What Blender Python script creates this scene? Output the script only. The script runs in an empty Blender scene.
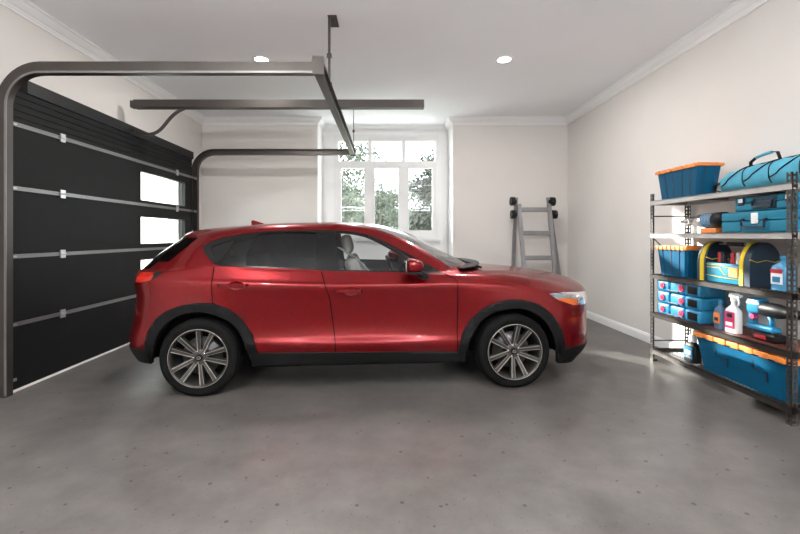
import bpy, bmesh, math, random
from mathutils import Vector, Matrix
C = bpy.context.scene.collection
PI = math.pi
R = math.radians

# ------------------------------------------------------------------ materials
def mat(name, col, rough=.5, metal=0, coat=0, var=0, vscale=8, bump=0, bscale=60, spec=.5, emit=None, estr=0, alpha=None, trans=0):
    m = bpy.data.materials.new(name); m.use_nodes = True
    nt = m.node_tree; b = nt.nodes['Principled BSDF']
    b.inputs['Base Color'].default_value = (*col, 1)
    b.inputs['Roughness'].default_value = rough
    b.inputs['Metallic'].default_value = metal
    b.inputs['Specular IOR Level'].default_value = spec
    if coat:
        b.inputs['Coat Weight'].default_value = coat
        b.inputs['Coat Roughness'].default_value = .03
    if trans: b.inputs['Transmission Weight'].default_value = trans
    if emit:
        b.inputs['Emission Color'].default_value = (*emit, 1)
        b.inputs['Emission Strength'].default_value = estr
    if var or bump:
        tc = nt.nodes.new('ShaderNodeTexCoord')
        n = nt.nodes.new('ShaderNodeTexNoise'); n.inputs['Scale'].default_value = vscale
        n.inputs['Detail'].default_value = 5
        nt.links.new(tc.outputs['Object'], n.inputs['Vector'])
        if var:
            cr = nt.nodes.new('ShaderNodeValToRGB')
            cr.color_ramp.elements[0].position = .3; cr.color_ramp.elements[1].position = .7
            cr.color_ramp.elements[0].color = (*[max(0, c*(1-var)) for c in col], 1)
            cr.color_ramp.elements[1].color = (*[min(1, c*(1+var)) for c in col], 1)
            nt.links.new(n.outputs['Fac'], cr.inputs['Fac'])
            nt.links.new(cr.outputs['Color'], b.inputs['Base Color'])
        if bump:
            n2 = nt.nodes.new('ShaderNodeTexNoise'); n2.inputs['Scale'].default_value = bscale
            nt.links.new(tc.outputs['Object'], n2.inputs['Vector'])
            bp = nt.nodes.new('ShaderNodeBump'); bp.inputs['Strength'].default_value = bump
            bp.inputs['Distance'].default_value = .01
            nt.links.new(n2.outputs['Fac'], bp.inputs['Height'])
            nt.links.new(bp.outputs['Normal'], b.inputs['Normal'])
    return m

def glass_mat(name, tint, refl=1.0, ior=1.5):
    m = bpy.data.materials.new(name); m.use_nodes = True
    nt = m.node_tree
    for n in list(nt.nodes): nt.nodes.remove(n)
    o = nt.nodes.new('ShaderNodeOutputMaterial')
    t = nt.nodes.new('ShaderNodeBsdfTransparent'); t.inputs[0].default_value = (*tint, 1)
    g = nt.nodes.new('ShaderNodeBsdfGlossy'); g.inputs['Roughness'].default_value = .01
    g.inputs['Color'].default_value = (refl, refl, refl, 1)
    f = nt.nodes.new('ShaderNodeFresnel')
    ge = nt.nodes.new('ShaderNodeNewGeometry'); mr = nt.nodes.new('ShaderNodeMapRange')
    mr.inputs['To Min'].default_value = ior; mr.inputs['To Max'].default_value = 1/ior
    nt.links.new(ge.outputs['Backfacing'], mr.inputs['Value']); nt.links.new(mr.outputs['Result'], f.inputs['IOR'])
    mx = nt.nodes.new('ShaderNodeMixShader')
    nt.links.new(f.outputs[0], mx.inputs[0]); nt.links.new(t.outputs[0], mx.inputs[1])
    nt.links.new(g.outputs[0], mx.inputs[2]); nt.links.new(mx.outputs[0], o.inputs[0])
    return m

def floor_mat():
    m = bpy.data.materials.new('polished_concrete'); m.use_nodes = True
    nt = m.node_tree; b = nt.nodes['Principled BSDF']; L = nt.links.new
    tco = nt.nodes.new('ShaderNodeTexCoord'); tc = nt.nodes.new('ShaderNodeMapping')
    L(tco.outputs['Object'], tc.inputs['Vector']); tc.inputs['Location'].default_value = (7.3, 11.1, .37)
    def noise(s, d=6, r=.6):
        n = nt.nodes.new('ShaderNodeTexNoise'); n.inputs['Scale'].default_value = s
        n.inputs['Detail'].default_value = d; n.inputs['Roughness'].default_value = r
        L(tc.outputs['Vector'], n.inputs['Vector']); return n
    def ramp(a, pa, bb, pb, src):
        c = nt.nodes.new('ShaderNodeValToRGB'); e = c.color_ramp.elements
        e[0].position = pa; e[0].color = (*a, 1); e[1].position = pb; e[1].color = (*bb, 1)
        L(src, c.inputs[0]); return c
    n1 = noise(1.3); c1 = ramp((.080, .073, .0685), .32, (.135, .1255, .119), .68, n1.outputs[0])
    n2 = noise(5, 8, .65); c2 = ramp((.78, .78, .78), .3, (1.15, 1.15, 1.15), .7, n2.outputs[0])
    mx = nt.nodes.new('ShaderNodeMix'); mx.data_type = 'RGBA'; mx.blend_type = 'MULTIPLY'; mx.inputs[0].default_value = 1
    L(c1.outputs[0], mx.inputs[6]); L(c2.outputs[0], mx.inputs[7])
    last = mx.outputs[2]
    for sc, th, k in ((5, .06, .34), (14, .06, .5), (2.2, .026, .3)):      # pits and specks
        v = nt.nodes.new('ShaderNodeTexVoronoi'); v.inputs['Scale'].default_value = sc
        v.voronoi_dimensions = '2D'
        L(tc.outputs['Vector'], v.inputs['Vector'])
        # only some cells carry a speck
        sep = nt.nodes.new('ShaderNodeSeparateColor'); L(v.outputs['Color'], sep.inputs[0])
        mul = nt.nodes.new('ShaderNodeMath'); mul.operation = 'MULTIPLY'; mul.inputs[1].default_value = th
        L(sep.outputs[0], mul.inputs[0])
        lt = nt.nodes.new('ShaderNodeMath'); lt.operation = 'LESS_THAN'
        L(v.outputs['Distance'], lt.inputs[0]); L(mul.outputs[0], lt.inputs[1])
        mm = nt.nodes.new('ShaderNodeMix'); mm.data_type = 'RGBA'; mm.blend_type = 'MULTIPLY'
        L(lt.outputs[0], mm.inputs[0]); L(last, mm.inputs[6]); mm.inputs[7].default_value = (k, k, k, 1)
        last = mm.outputs[2]
    L(last, b.inputs['Base Color'])
    b.inputs['Roughness'].default_value = .36; b.inputs['Specular IOR Level'].default_value = .38
    bp = nt.nodes.new('ShaderNodeBump'); bp.inputs['Strength'].default_value = .08; bp.inputs['Distance'].default_value = .01
    L(n2.outputs[0], bp.inputs['Height']); L(bp.outputs[0], b.inputs['Normal'])
    return m

M = {}
M['wall'] = mat('wall_paint', (.715, .685, .655), .9, var=.015, vscale=2, bump=.03, bscale=150)
M['bay'] = mat('bay_daylight_white', (.90, .90, .90), .7, var=.01, vscale=3)  # lighter than the walls, window daylight put into the colour
M['ceil'] = mat('ceiling_paint', (.90, .915, .94), .9, var=.01, vscale=1.5)
M['trim'] = mat('trim_paint', (.85, .85, .85), .45, var=.01)
M['floor'] = floor_mat()
M['doorblk'] = mat('black_door_panel', (.005, .005, .0055), .6, var=.2, vscale=5, bump=.04, bscale=200, spec=.18)
M['blk'] = mat('black_plastic', (.007, .007, .0075), .45, spec=.25, var=.1, vscale=20)
M['clad'] = mat('dark_cladding', (.006, .0063, .0066), .6, bump=.05, bscale=500, spec=.12)
M['bronze'] = mat('bronze_steel', (.070, .062, .057), .42, .7, var=.08, vscale=5)
M['alu'] = mat('aluminium', (.48, .48, .49), .38, .9, var=.06, vscale=12)
M['strip'] = mat('joint_aluminium', (.22, .217, .213), .42, .8, var=.06, vscale=12)
M['ladder'] = mat('ladder_aluminium', (.27, .27, .28), .45, .75, var=.1, vscale=9)
M['chrome'] = mat('chrome', (.85, .85, .86), .1, 1, var=.01)
M['paint'] = mat('red_paint', (.15, .0026, .0045), .27, .55, coat=.42, spec=.2, var=.015, vscale=3)
M['glass'] = glass_mat('clear_glass', (.93, .95, .95))
M['carglass'] = glass_mat('car_clear_glass', (.80, .82, .81))
M['privacy'] = glass_mat('privacy_glass', (.02, .02, .02), ior=1.55)
M['wsglass'] = glass_mat('windshield_glass', (.70, .72, .71), ior=5.5)
M['tyre'] = mat('tyre_rubber', (.005, .005, .005), .8, spec=.12, bump=.1, bscale=300)
M['rimgrey'] = mat('wheel_grey', (.10, .095, .09), .35, .8, var=.05)
M['rimedge'] = mat('wheel_machined', (.52, .50, .47), .32, .9, var=.03)
M['disc'] = mat('brake_steel', (.16, .16, .165), .5, .8, var=.1, vscale=30)
M['seat'] = mat('seat_leather', (.30, .292, .283), .6, var=.04, vscale=8, bump=.05)
M['inter'] = mat('interior_dark', (.02, .0195, .0195), .8, var=.1)
M['redlens'] = mat('red_lens', (.42, .02, .01), .12, coat=.6, var=.25, vscale=14)
M['amber'] = mat('amber_lens', (.55, .11, .012), .15, coat=1, var=.05, vscale=40)
M['headlens'] = mat('headlamp_reflector', (.75, .77, .78), .12, .75, coat=1, var=.25, vscale=25)
M['blue'] = mat('blue_plastic', (.002, .072, .150), .5, spec=.12, var=.08, vscale=6)
M['navy'] = mat('navy_plastic', (.006, .02, .04), .5, var=.08, vscale=6)
M['teal'] = mat('teal_case', (.010, .165, .26), .45, spec=.25, var=.06, vscale=7)
M['sky'] = mat('sky_blue_fabric', (.075, .36, .50), .75, var=.12, vscale=12, bump=.15, bscale=90)
M['cyan'] = mat('cyan_plastic', (.014, .19, .36), .4, var=.05)
M['orange'] = mat('orange_plastic', (.75, .23, .045), .5, var=.06, vscale=9)
M['yellow'] = mat('yellow_fabric', (.62, .46, .01), .6, var=.06)
M['red'] = mat('red_plastic', (.45, .02, .03), .4, var=.05)
M['pink'] = mat('pink_label', (.6, .05, .14), .5, var=.08, vscale=30)
M['white'] = mat('white_plastic', (.82, .82, .82), .4, var=.02)
M['rack'] = mat('rack_steel', (.055, .047, .042), .42, .6, var=.15, vscale=15)
M['shelfw'] = mat('shelf_steel', (.40, .38, .36), .42, .5, var=.08, vscale=6)
M['post'] = mat('post_steel', (.068, .061, .055), .42, .55, var=.15, vscale=15)
M['board'] = mat('red_brown_board', (.11, .022, .014), .5, var=.35, vscale=14)
M['gloss'] = mat('gloss_black_trim', (.008, .008, .008), .22, spec=.25, var=.05)
M['gap'] = mat('panel_gap_black', (.002, .001, .001), .9, spec=.02, var=.05)
M['barrelshade'] = mat('wheel_barrel_shade', (.02, .02, .02), .5, var=.05)  # wheel grey darkened to paint in the shade behind the spokes
M['wiper'] = mat('wiper_rubber', (.01, .01, .01), .5, var=.05)
M['lamp'] = mat('lamp_diffuser', (.9, .9, .9), .5, var=.01, emit=(1, .97, .92), estr=14)
M['grass'] = mat('lawn_grass', (.07, .11, .04), .9, var=.4, vscale=3, bump=.3, bscale=20)
M['leaf'] = mat('leaf_green', (.034, .050, .028), .7, var=.4, vscale=2)
M['leaf2'] = mat('leaf_dark_green', (.020, .030, .019), .7, var=.4, vscale=2)
M['bark'] = mat('bark', (.10, .085, .075), .9, var=.3, vscale=15, bump=.4, bscale=30)
M['seal'] = mat('leak_light_seal', (.75, .74, .72), .5, var=.03)  # pale tone carries the daylight leaking under the door
M['liquid'] = mat('blue_fluid_bottle', (.05, .25, .45), .25, coat=.5, var=.05)

# ------------------------------------------------------------------ mesh helper
class MB:
    def __init__(s): s.v = []; s.f = []; s.m = []; s.sm = []
    def add(s, vs, fs, mi=0, smooth=False, mx=None):
        o = len(s.v)
        s.v += [tuple(mx @ Vector(p)) if mx else tuple(p) for p in vs]
        for f in fs: s.f.append([i+o for i in f]); s.m.append(mi); s.sm.append(smooth)
        return s
    def box(s, a, b, mi=0, mx=None, bev=0):
        x0, y0, z0 = [min(a[i], b[i]) for i in range(3)]; x1, y1, z1 = [max(a[i], b[i]) for i in range(3)]
        if bev <= 0:
            vs = [(x, y, z) for z in (z0, z1) for y in (y0, y1) for x in (x0, x1)]
            s.add(vs, [(0, 2, 3, 1), (4, 5, 7, 6), (0, 1, 5, 4), (2, 6, 7, 3), (0, 4, 6, 2), (1, 3, 7, 5)], mi, False, mx)
        else:
            bm = bmesh.new(); bmesh.ops.create_cube(bm, size=1)
            for v in bm.verts: v.co = Vector(((x0+x1)/2+v.co.x*(x1-x0), (y0+y1)/2+v.co.y*(y1-y0), (z0+z1)/2+v.co.z*(z1-z0)))
            bmesh.ops.bevel(bm, geom=bm.edges[:], offset=bev, segments=3, affect='EDGES', profile=.5)
            s.bm(bm, mi, True, mx)
        return s
    def bm(s, bm, mi=0, smooth=False, mx=None):
        bm.verts.index_update()
        s.add([v.co.copy() for v in bm.verts], [[v.index for v in f.verts] for f in bm.faces], mi, smooth, mx)
        bm.free(); return s
    def prism(s, pts, d, axis='y', at=0, mi=0, mx=None, smooth=False):
        """pts 2D polygon; extruded by d along axis from 'at'"""
        def P3(p, t):
            return {'y': (p[0], t, p[1]), 'x': (t, p[0], p[1]), 'z': (p[0], p[1], t)}[axis]
        n = len(pts)
        vs = [P3(p, at) for p in pts]+[P3(p, at+d) for p in pts]
        fs = [list(range(n)), list(range(2*n-1, n-1, -1))]
        s.add(vs, fs, mi, False, mx)
        s.add(vs, [[i, i+n, (i+1) % n+n, (i+1) % n] for i in range(n)], mi, smooth, mx)
        return s
    def lathe(s, prof, n=32, mi=0, mx=None, cap=True, smooth=True, a0=0):
        """prof: (r,z) list around z axis"""
        vs = []; fs = []
        for r, z in prof:
            for k in range(n):
                a = 2*PI*k/n+a0; vs.append((r*math.cos(a), r*math.sin(a), z))
        for i in range(len(prof)-1):
            for k in range(n):
                fs.append([i*n+k, i*n+(k+1) % n, (i+1)*n+(k+1) % n, (i+1)*n+k])
        s.add(vs, fs, mi, smooth, mx)
        if cap:
            if prof[0][0] > 1e-5: s.add(vs[:n], [list(range(n-1, -1, -1))], mi, False, mx)
            if prof[-1][0] > 1e-5: s.add(vs[-n:], [list(range(n))], mi, False, mx)
        return s
    def cyl(s, p, q, r, r2=None, n=20, mi=0, smooth=True, mx=None):
        p, q = Vector(p), Vector(q); d = q-p
        T = Matrix.Translation(p) @ d.to_track_quat('Z', 'Y').to_matrix().to_4x4()
        if mx: T = mx @ T
        return s.lathe([(r, 0), (r if r2 is None else r2, d.length)], n, mi, T, True, smooth)
    def tube(s, pts, r, n=8, mi=0, closed=False, mx=None, flat=None):
        """sweep a round (or flat=(w,h) rectangular) section along pts"""
        pts = [Vector(p) for p in pts]; N = len(pts); rings = []
        up = Vector((0, 0, 1)); prevx = None
        for i in range(N):
            a = pts[i-1] if (i or closed) else pts[0]; b = pts[(i+1) % N] if (i < N-1 or closed) else pts[-1]
            t = (b-a).normalized()
            if prevx is None:
                x = t.cross(up)
                if x.length < .05: x = t.cross(Vector((0, 1, 0)))
                x.normalize()
            else:
                x = (prevx-t*prevx.dot(t)).normalized()
            y = x.cross(t).normalized(); prevx = x
            if flat:
                w, h = flat; rings.append([pts[i]+x*a_*w/2+y*b_*h/2 for a_, b_ in ((-1, -1), (1, -1), (1, 1), (-1, 1))])
            else:
                rr = r[i] if isinstance(r, (list, tuple)) else r
                rings.append([pts[i]+x*rr*math.cos(2*PI*k/n)+y*rr*math.sin(2*PI*k/n) for k in range(n)])
        m_ = len(rings[0]); vs = [p for rg in rings for p in rg]; fs = []
        for i in range(N if closed else N-1):
            j = (i+1) % N
            for k in range(m_): fs.append([i*m_+k, i*m_+(k+1) % m_, j*m_+(k+1) % m_, j*m_+k])
        if not closed: fs += [list(range(m_-1, -1, -1)), [(N-1)*m_+k for k in range(m_)]]
        s.add(vs, fs, mi, not flat, mx); return s
    def build(s, name, mats, parent=None, recalc=True):
        me = bpy.data.meshes.new(name); me.from_pydata(s.v, [], s.f)
        for p, mi, sm in zip(me.polygons, s.m, s.sm): p.material_index = mi; p.use_smooth = sm
        for m in (mats if isinstance(mats, (list, tuple)) else [mats]): me.materials.append(m)
        if recalc:
            bm = bmesh.new(); bm.from_mesh(me); bmesh.ops.recalc_face_normals(bm, faces=bm.faces[:]); bm.to_mesh(me); bm.free()
        me.update()
        o = bpy.data.objects.new(name, me); C.objects.link(o)
        if parent: o.parent = parent
        return o

def thing(name, label, cat, loc=(0, 0, 0), rz=0, group=None):
    o = bpy.data.objects.new(name, None); C.objects.link(o); o.empty_display_size = .1
    o.location = loc; o.rotation_euler = (0, 0, rz)
    o['label'] = label; o['category'] = cat
    if group: o['group'] = group
    return o
def tag(o, label, cat, group=None, kind=None):
    o['label'] = label; o['category'] = cat
    if group: o['group'] = group
    if kind: o['kind'] = kind
    return o
def struct(o, label, cat):
    o['kind'] = 'structure'; return tag(o, label, cat)
def dup(root, loc, label, rz=None):
    r = root.copy(); C.objects.link(r); r.location = loc; r['label'] = label
    if rz is not None: r.rotation_euler = (0, 0, rz)
    for ch in list(root.children):
        c = ch.copy(); C.objects.link(c); c.parent = r
        for g in list(ch.children):
            d = g.copy(); C.objects.link(d); d.parent = c
    return r
def set_parent_keep(o, p): o.parent = p

# ------------------------------------------------------------------ room shell
XL, XR, YB, YR, H = -3.27, 3.19, 7.42, -3.2, 3.38
BX0, BX1, BY = -1.23, 1.166, 7.95
WX0, WX1, WZ0, WZ1 = -.946, .927, 1.26, 3.155
T = .16
struct(MB().box((XL-T, YR-T, -.1), (XR+T, BY+T, 0)).build('floor', M['floor']), 'polished grey concrete floor with dark pits and specks', 'floor')
struct(MB().box((XL-T, YR-T, H), (XR+T, BY+T, H+.12)).build('ceiling', M['ceil']), 'flat white ceiling with two round downlights in view', 'ceiling')
m = MB()
DY0, DY1, DZ = 3.50, 6.58, 2.46
m.box((XL-T, YR, 0), (XL, DY0, H)).box((XL-T, DY1, 0), (XL, YB+T, H)).box((XL-T, DY0, DZ), (XL, DY1, H))
struct(m.build('wall_left', M['wall']), 'warm off-white wall around the black sectional door', 'wall')
struct(MB().box((XR, YR, 0), (XR+T, YB+T, H)).build('wall_right', M['wall']), 'plain warm off-white wall behind the steel shelving', 'wall')
m = MB().box((XL, YB, 0), (BX0, BY+T, H)).box((BX1, YB, 0), (XR, BY+T, H))
m.box((BX0, BY, 0), (WX0, BY+T, H), 1).box((WX1, BY, 0), (BX1, BY+T, H), 1).box((WX0, BY, 0), (WX1, BY+T, WZ0), 1).box((WX0, BY, WZ1), (WX1, BY+T, H), 1)
# bay returns lined in the white lightened for window daylight
m.box((BX0, YB+.002, 0), (BX0+.008, BY, H), 1).box((BX1-.008, YB+.002, 0), (BX1, BY, H), 1)
struct(m.build('wall_back', [M['wall'], M['bay']]), 'off-white back wall with a window bay whitened for its daylight', 'wall')
struct(MB().box((XL, YR-T, 0), (XR, YR, H)).build('wall_rear', M['wall']), 'plain off-white wall behind the viewpoint', 'wall')

# crown moulding (profile: distance from wall, height below ceiling)
CP = [(0, 0), (.10, 0), (.10, -.018), (.085, -.024), (.07, -.045), (.045, -.07), (.028, -.08), (.022, -.092), (.015, -.098), (.012, -.118), (0, -.118)]
def crown(path):
    """path of 2D wall corners walked with the room on the left"""
    mb = MB(); n = len(path); rings = []
    for i, p in enumerate(path):
        p = Vector(p)
        d1 = (p-Vector(path[i-1])).normalized() if i else None
        d2 = (Vector(path[i+1])-p).normalized() if i < n-1 else None
        n1 = Vector((-d1.y, d1.x)) if d1 else None; n2 = Vector((-d2.y, d2.x)) if d2 else None
        if n1 and n2: mit = (n1+n2)/(1+n1.dot(n2))
        else: mit = n1 or n2
        rings.append([(p.x+mit.x*a, p.y+mit.y*a, H+b) for a, b in CP])
    k = len(CP); vs = [q for r_ in rings for q in r_]; fs = []
    for i in range(n-1):
        for j in range(k): fs.append([i*k+j, i*k+(j+1) % k, (i+1)*k+(j+1) % k, (i+1)*k+j])
    fs += [list(range(k)), [(n-1)*k+j for j in range(k)][::-1]]
    mb.add(vs, fs); return mb
path = [(XR, YR), (XR, YB), (BX1, YB), (BX1, BY), (BX0, BY), (BX0, YB), (XL, YB), (XL, YR)]
struct(crown(path).build('trim_1', M['trim']), 'white crown moulding round the ceiling', 'crown moulding')
BP = [(0, 0), (.016, 0), (.016, .085), (.010, .095), (.010, .105), (0, .112)]
def base(path):
    global CP
    sv = CP; CP = [(a, b-H) for a, b in BP]; r = crown(path); CP = sv; return r
struct(base([(XR, YR), (XR, YB)]).build('baseboard_right', M['trim']), 'white baseboard along the right wall', 'baseboard')
struct(base([(XR, YB), (BX1, YB), (BX1, BY), (BX0, BY), (BX0, YB), (XL, YB)]).build('baseboard_back', M['trim']), 'white baseboard along the back wall', 'baseboard')

# bay window: frame with three transom lights over three casements
m = MB(); y0, y1 = BY-.03, BY+.09
sc = .0019*10   # px -> m at the bay wall: 420/7.95
def wx(px): return (px-387)*7.95/420
def wz(py): return 1.3+(236-py)*7.95/420
cols_t = [(338.7, 368), (372, 401.5), (405.5, 435)]; cols_b = [(340.9, 365), (374.2, 399), (408.3, 432.6)]
fr = MB()
zt1, zt0, zb1, zb0 = wz(141.5), wz(161.5), wz(168), wz(231)
fr.box((WX0-.05, y0-.015, WZ1-.01), (WX1+.05, BY, WZ1+.06)).box((WX0-.055, y0-.015, WZ0-.05), (WX0, BY, WZ1)).box((WX1, y0-.015, WZ0-.05), (WX1+.055, BY, WZ1))
xsb = [WX0]+[v for c in cols_t for v in (wx(c[0]), wx(c[1]))]+[WX1]
for i in (0, 2, 4, 6): fr.box((xsb[i], y0, zt0), (xsb[i+1], y1, zt1))
fr.box((xsb[0], y0, zt1), (xsb[-1], y1, WZ1)).box((WX0, y0-.01, zb1), (WX1, y1, zt0))
xsc = [WX0]+[v for c in cols_b for v in (wx(c[0]), wx(c[1]))]+[WX1]
for i in (0, 2, 4, 6): fr.box((xsc[i], y0, zb0), (xsc[i+1], y1, zb1))
fr.box((WX0, y0, WZ0), (WX1, y1, zb0))
win = fr.build('window_1', M['trim']); struct(win, 'white framed bay window with three casements under three transom lights', 'window')
for a, b in cols_t: MB().box((wx(a), BY+.03, zt0), (wx(b), BY+.036, zt1)).build('transom_pane', M['glass'], win)
for a, b in cols_b:
    s_ = MB(); e = .012
    s_.box((wx(a), y0-.008, zb0), (wx(a)+e, y0+.03, zb1)).box((wx(b)-e, y0-.008, zb0), (wx(b), y0+.03, zb1)).box((wx(a), y0-.008, zb0), (wx(b), y0+.03, zb0+e)).box((wx(a), y0-.008, zb1-e), (wx(b), y0+.03, zb1))
    so = s_.build('casement', M['trim'], win)
    MB().box((wx(a)+e, BY+.03, zb0+e), (wx(b)-e, BY+.036, zb1-e)).build('window_pane', M['glass'], so)
    MB().box((wx(a)+e, BY+.022, wz(185)-.004), (wx(b)-e, BY+.030, wz(185)+.004)).build('glazing_bar', M['alu'], so)
MB().box((WX0-.08, BY-.10, WZ0-.05), (WX1+.08, BY, WZ0-.012)).build('window_sill', M['trim'], win)

# recessed downlights
def downlight(x, y, label):
    t = thing('recessed_downlight', label, 'ceiling light', (x, y, H), group='recessed ceiling downlights')
    MB().lathe([(.07, -.003), (.095, -.006), (.105, -.003), (.105, 0), (.07, 0)], 32, cap=False).build('trim_ring', M['trim'], t)
    MB().lathe([(0, -.004), (.078, -.004), (.078, -.001), (0, -.001)], 32, cap=False).build('lamp_diffuser', M['lamp'], t)
    l = bpy.data.lights.new('downlight_lamp', 'AREA'); l.shape = 'DISK'; l.size = .15; l.energy = 34; l.color = (1, .97, .94)
    o = bpy.data.objects.new('downlight_lamp', l); C.objects.link(o); o.location = (0, 0, -.01); o.parent = t
    return t
downlight(-1.48, 4.95, 'lit round ceiling downlight above the garage door track')
downlight(1.38, 4.95, 'lit round ceiling downlight in the open ceiling, right of the hanging rail')
downlight(-1.48, 1.3, 'round ceiling downlight behind the viewpoint on the door side')
downlight(1.38, 1.3, 'round ceiling downlight behind the viewpoint on the shelf side')
downlight(-1.48, -1.5, 'round ceiling downlight near the rear wall on the door side')
downlight(1.38, -1.5, 'round ceiling downlight near the rear wall on the shelf side')

def uplight(x, y, label):  # added unseen fill lamps, put in to brighten the ceiling
    t = thing('fill_uplight', label, 'ceiling light', (x, y, 2.40), group='added ceiling-fill uplights')
    MB().box((-.75, -.06, -.03), (.75, .06, .0)).box((-.75, -.06, 0), (.75, -.052, .025)).box((-.75, .052, 0), (.75, .06, .025)).build('fill_housing', M['trim'], t)
    for xx in (-.6, .6): MB().cyl((xx, 0, 0), (xx, 0, H-2.40-.001), .003, n=6).build('fill_wire', M['alu'], t)
    l = bpy.data.lights.new('fill_uplight_lamp', 'AREA'); l.shape = 'RECTANGLE'; l.size = 1.4; l.size_y = .09; l.energy = UP; l.color = (.98, .99, 1)
    o = bpy.data.objects.new('fill_uplight_lamp', l); C.objects.link(o); o.location = (0, 0, .02); o.rotation_euler = (PI+R(-22), 0, 0); o.parent = t
UP = 125
uplight(-1.5, -.7, 'added unseen fill uplight behind the viewpoint, door side')
uplight(1.5, -.7, 'added unseen fill uplight behind the viewpoint, shelf side')
UP = 60
uplight(-1.5, -2.5, 'added unseen fill uplight near the rear wall, door side')
uplight(1.5, -2.5, 'added unseen fill uplight near the rear wall, shelf side')

# ------------------------------------------------------------------ sectional garage door
XD = -3.11
gd = thing('door_1', 'black sectional garage door with silver joints and small windows', 'garage door', (XD, 5.0, 0))
del gd['category']; gd['category'] = 'garage door'; gd['kind'] = 'structure'
dy0, dy1 = 3.46-5.0, 6.70-5.0
py0, py1 = 5.29-5.0, 6.47-5.0
secs = [(.56, 1.13, .64, 1.005), (1.13, 1.70, 1.19, 1.556), (1.70, 2.235, 1.745, 2.13)]
for (a, b, wa, wb) in secs:
    m = MB(); a_, b_ = a+.004+(.012 if a == 0 else 0), b-.004
    m.box((-.045, dy0, a_), (0, py0, b_)).box((-.045, py1, a_), (0, dy1, b_)).box((-.045, py0, a_), (0, py1, wa)).box((-.045, py0, wb), (0, py1, b_))
    p = m.build('door_panel', M['doorblk'], gd)
    fr = MB(); e = .012
    fr.box((-.05, py0, wa), (.004, py0+e, wb)).box((-.05, py1-e, wa), (.004, py1, wb)).box((-.05, py0, wa), (.004, py1, wa+e)).box((-.05, py0, wb-e), (.004, py1, wb))
    fr.build('pane_frame', M['blk'], p)
    MB().box((-.025, py0+e, wa+e), (-.019, py1-e, wb-e)).build('window_pane', M['glass'], p)
MB().box((-.045, dy0, .016), (0, dy1, .556)).build('door_panel', M['doorblk'], gd)
m = MB()
for k in range(5): m.box((-.04, dy0, 2.243+k*.058), (0, dy1, 2.243+k*.058+.050)); m.box((-.04, dy0, 2.243+k*.058+.050), (-.012, dy1, 2.243+k*.058+.058))
m.build('ribbed_top_panel', M['doorblk'], gd)
MB().box((-.155, dy0+.16, 2.53), (.012, dy1+.03, 2.642)).build('door_header', M['blk'], gd)
MB().box((-.155, dy0+.02, 0), (-.05, dy0+.10, 2.54)).build('door_jamb', M['blk'], gd)
MB().box((-.155, dy1-.10, 0), (-.05, dy1+.02, 2.54)).build('door_jamb', M['blk'], gd)
for z in (.56, 1.13, 1.70, 2.235):
    m = MB().box((0, dy0, z-.017), (.010, dy1, z-.006)).box((0, dy0, z+.006), (.010, dy1, z+.017)).box((-.006, dy0, z-.008), (.001, dy1, z+.008))
    st = m.build('joint_strip', M['strip'], gd)
    for yy in (4.01-5, 6.2-5):
        h_ = MB().box((.010, yy-.03, z-.038), (.020, yy+.03, z-.006)).box((.010, yy-.03, z+.006), (.020, yy+.03, z+.038)).cyl((.018, yy-.032, z), (.018, yy+.032, z), .008, n=10)
        h_.build('hinge', M['alu'], st)
MB().box((-.03, dy0, 0), (.014, dy1, .016)).build('bottom_seal_leak_light', M['seal'], gd)  # seal strip coloured pale as light leaking in below the door

# ------------------------------------------------------------------ door tracks
tk = thing('garage_door_track', 'bronze steel door track frame hung from the ceiling', 'door track', (-2.0, 5.1, 0))
def track(y, inner):
    """C-channel running up the door edge, round the corner and along under the ceiling"""
    s = 1 if inner > 0 else -1
    zt = 2.66; xv = -3.112; rr = .31; xe = -.56
    pts = [(xv, 0.0), (xv, .8), (xv, 1.6), (xv, zt-rr)]
    for k in range(1, 13):
        a = PI-k*(PI/2)/12; pts.append((xv+rr+rr*math.cos(a), zt-rr+rr*math.sin(a)))
    pts += [(-1.8, zt), (xe, zt)]
    m = MB()
    def offs(d):
        out = []
        for i, p in enumerate(pts):
            a = pts[max(i-1, 0)]; b = pts[min(i+1, len(pts)-1)]
            t = Vector((b[0]-a[0], b[1]-a[1])).normalized(); nrm = Vector((-t.y, t.x))
            out.append((p[0]+nrm.x*d, p[1]+nrm.y*d))
        return out
    def ribbon(d0, d1, ya, yb, mi=0):
        A = offs(d0); B = offs(d1); n = len(A)
        vs = [(p[0]+2.0, q-5.1, p[1]) for q in (ya, yb) for arr in (A, B) for p in arr]
        fs = []
        for i in range(n-1):
            for (u_, w_) in ((0, 1), (3, 2), (2, 0), (1, 3)):
                fs.append([u_*n+i, u_*n+i+1, w_*n+i+1, w_*n+i])
        fs += [[0, n, 3*n, 2*n], [n-1, 2*n-1, 4*n-1, 3*n-1]]
        m.add(vs, fs, mi)
    ribbon(-.048, .048, y-s*.0, y-s*.004)            # web
    ribbon(.040, .048, y, y+s*.052)                  # outer flange
    ribbon(-.048, -.040, y, y+s*.052)                # inner flange
    ribbon(-.047, -.030, y-s*.012, y-s*.004, 1)      # rolled bead seen from the room
    o = m.build('side_track', [M['bronze'], M['strip']], tk)
    for z in (.10, .56, 1.13, 1.70, 2.235):
        r_ = MB().cyl((xv+2.0+.0, y-5.1+s*.01, z), (xv+2.0, y-5.1+s*.12, z), .007, n=8).cyl((xv+2.0, y-5.1+s*.012, z), (xv+2.0, y-5.1+s*.03, z), .022, n=14)
        r_.box((xv+2.0-.06, y-5.1+s*.10, z-.012), (xv+2.0+.01, y-5.1+s*.13, z+.012))
        r_.build('roller', M['alu'], o)
    MB().box((xv+2.0-.05, y-5.1-s*.02, 0), (xv+2.0+.05, y-5.1+s*.05, .008)).build('foot_plate', M['bronze'], o)
    return o
track(3.39, 1)
track(6.84, -1)
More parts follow.
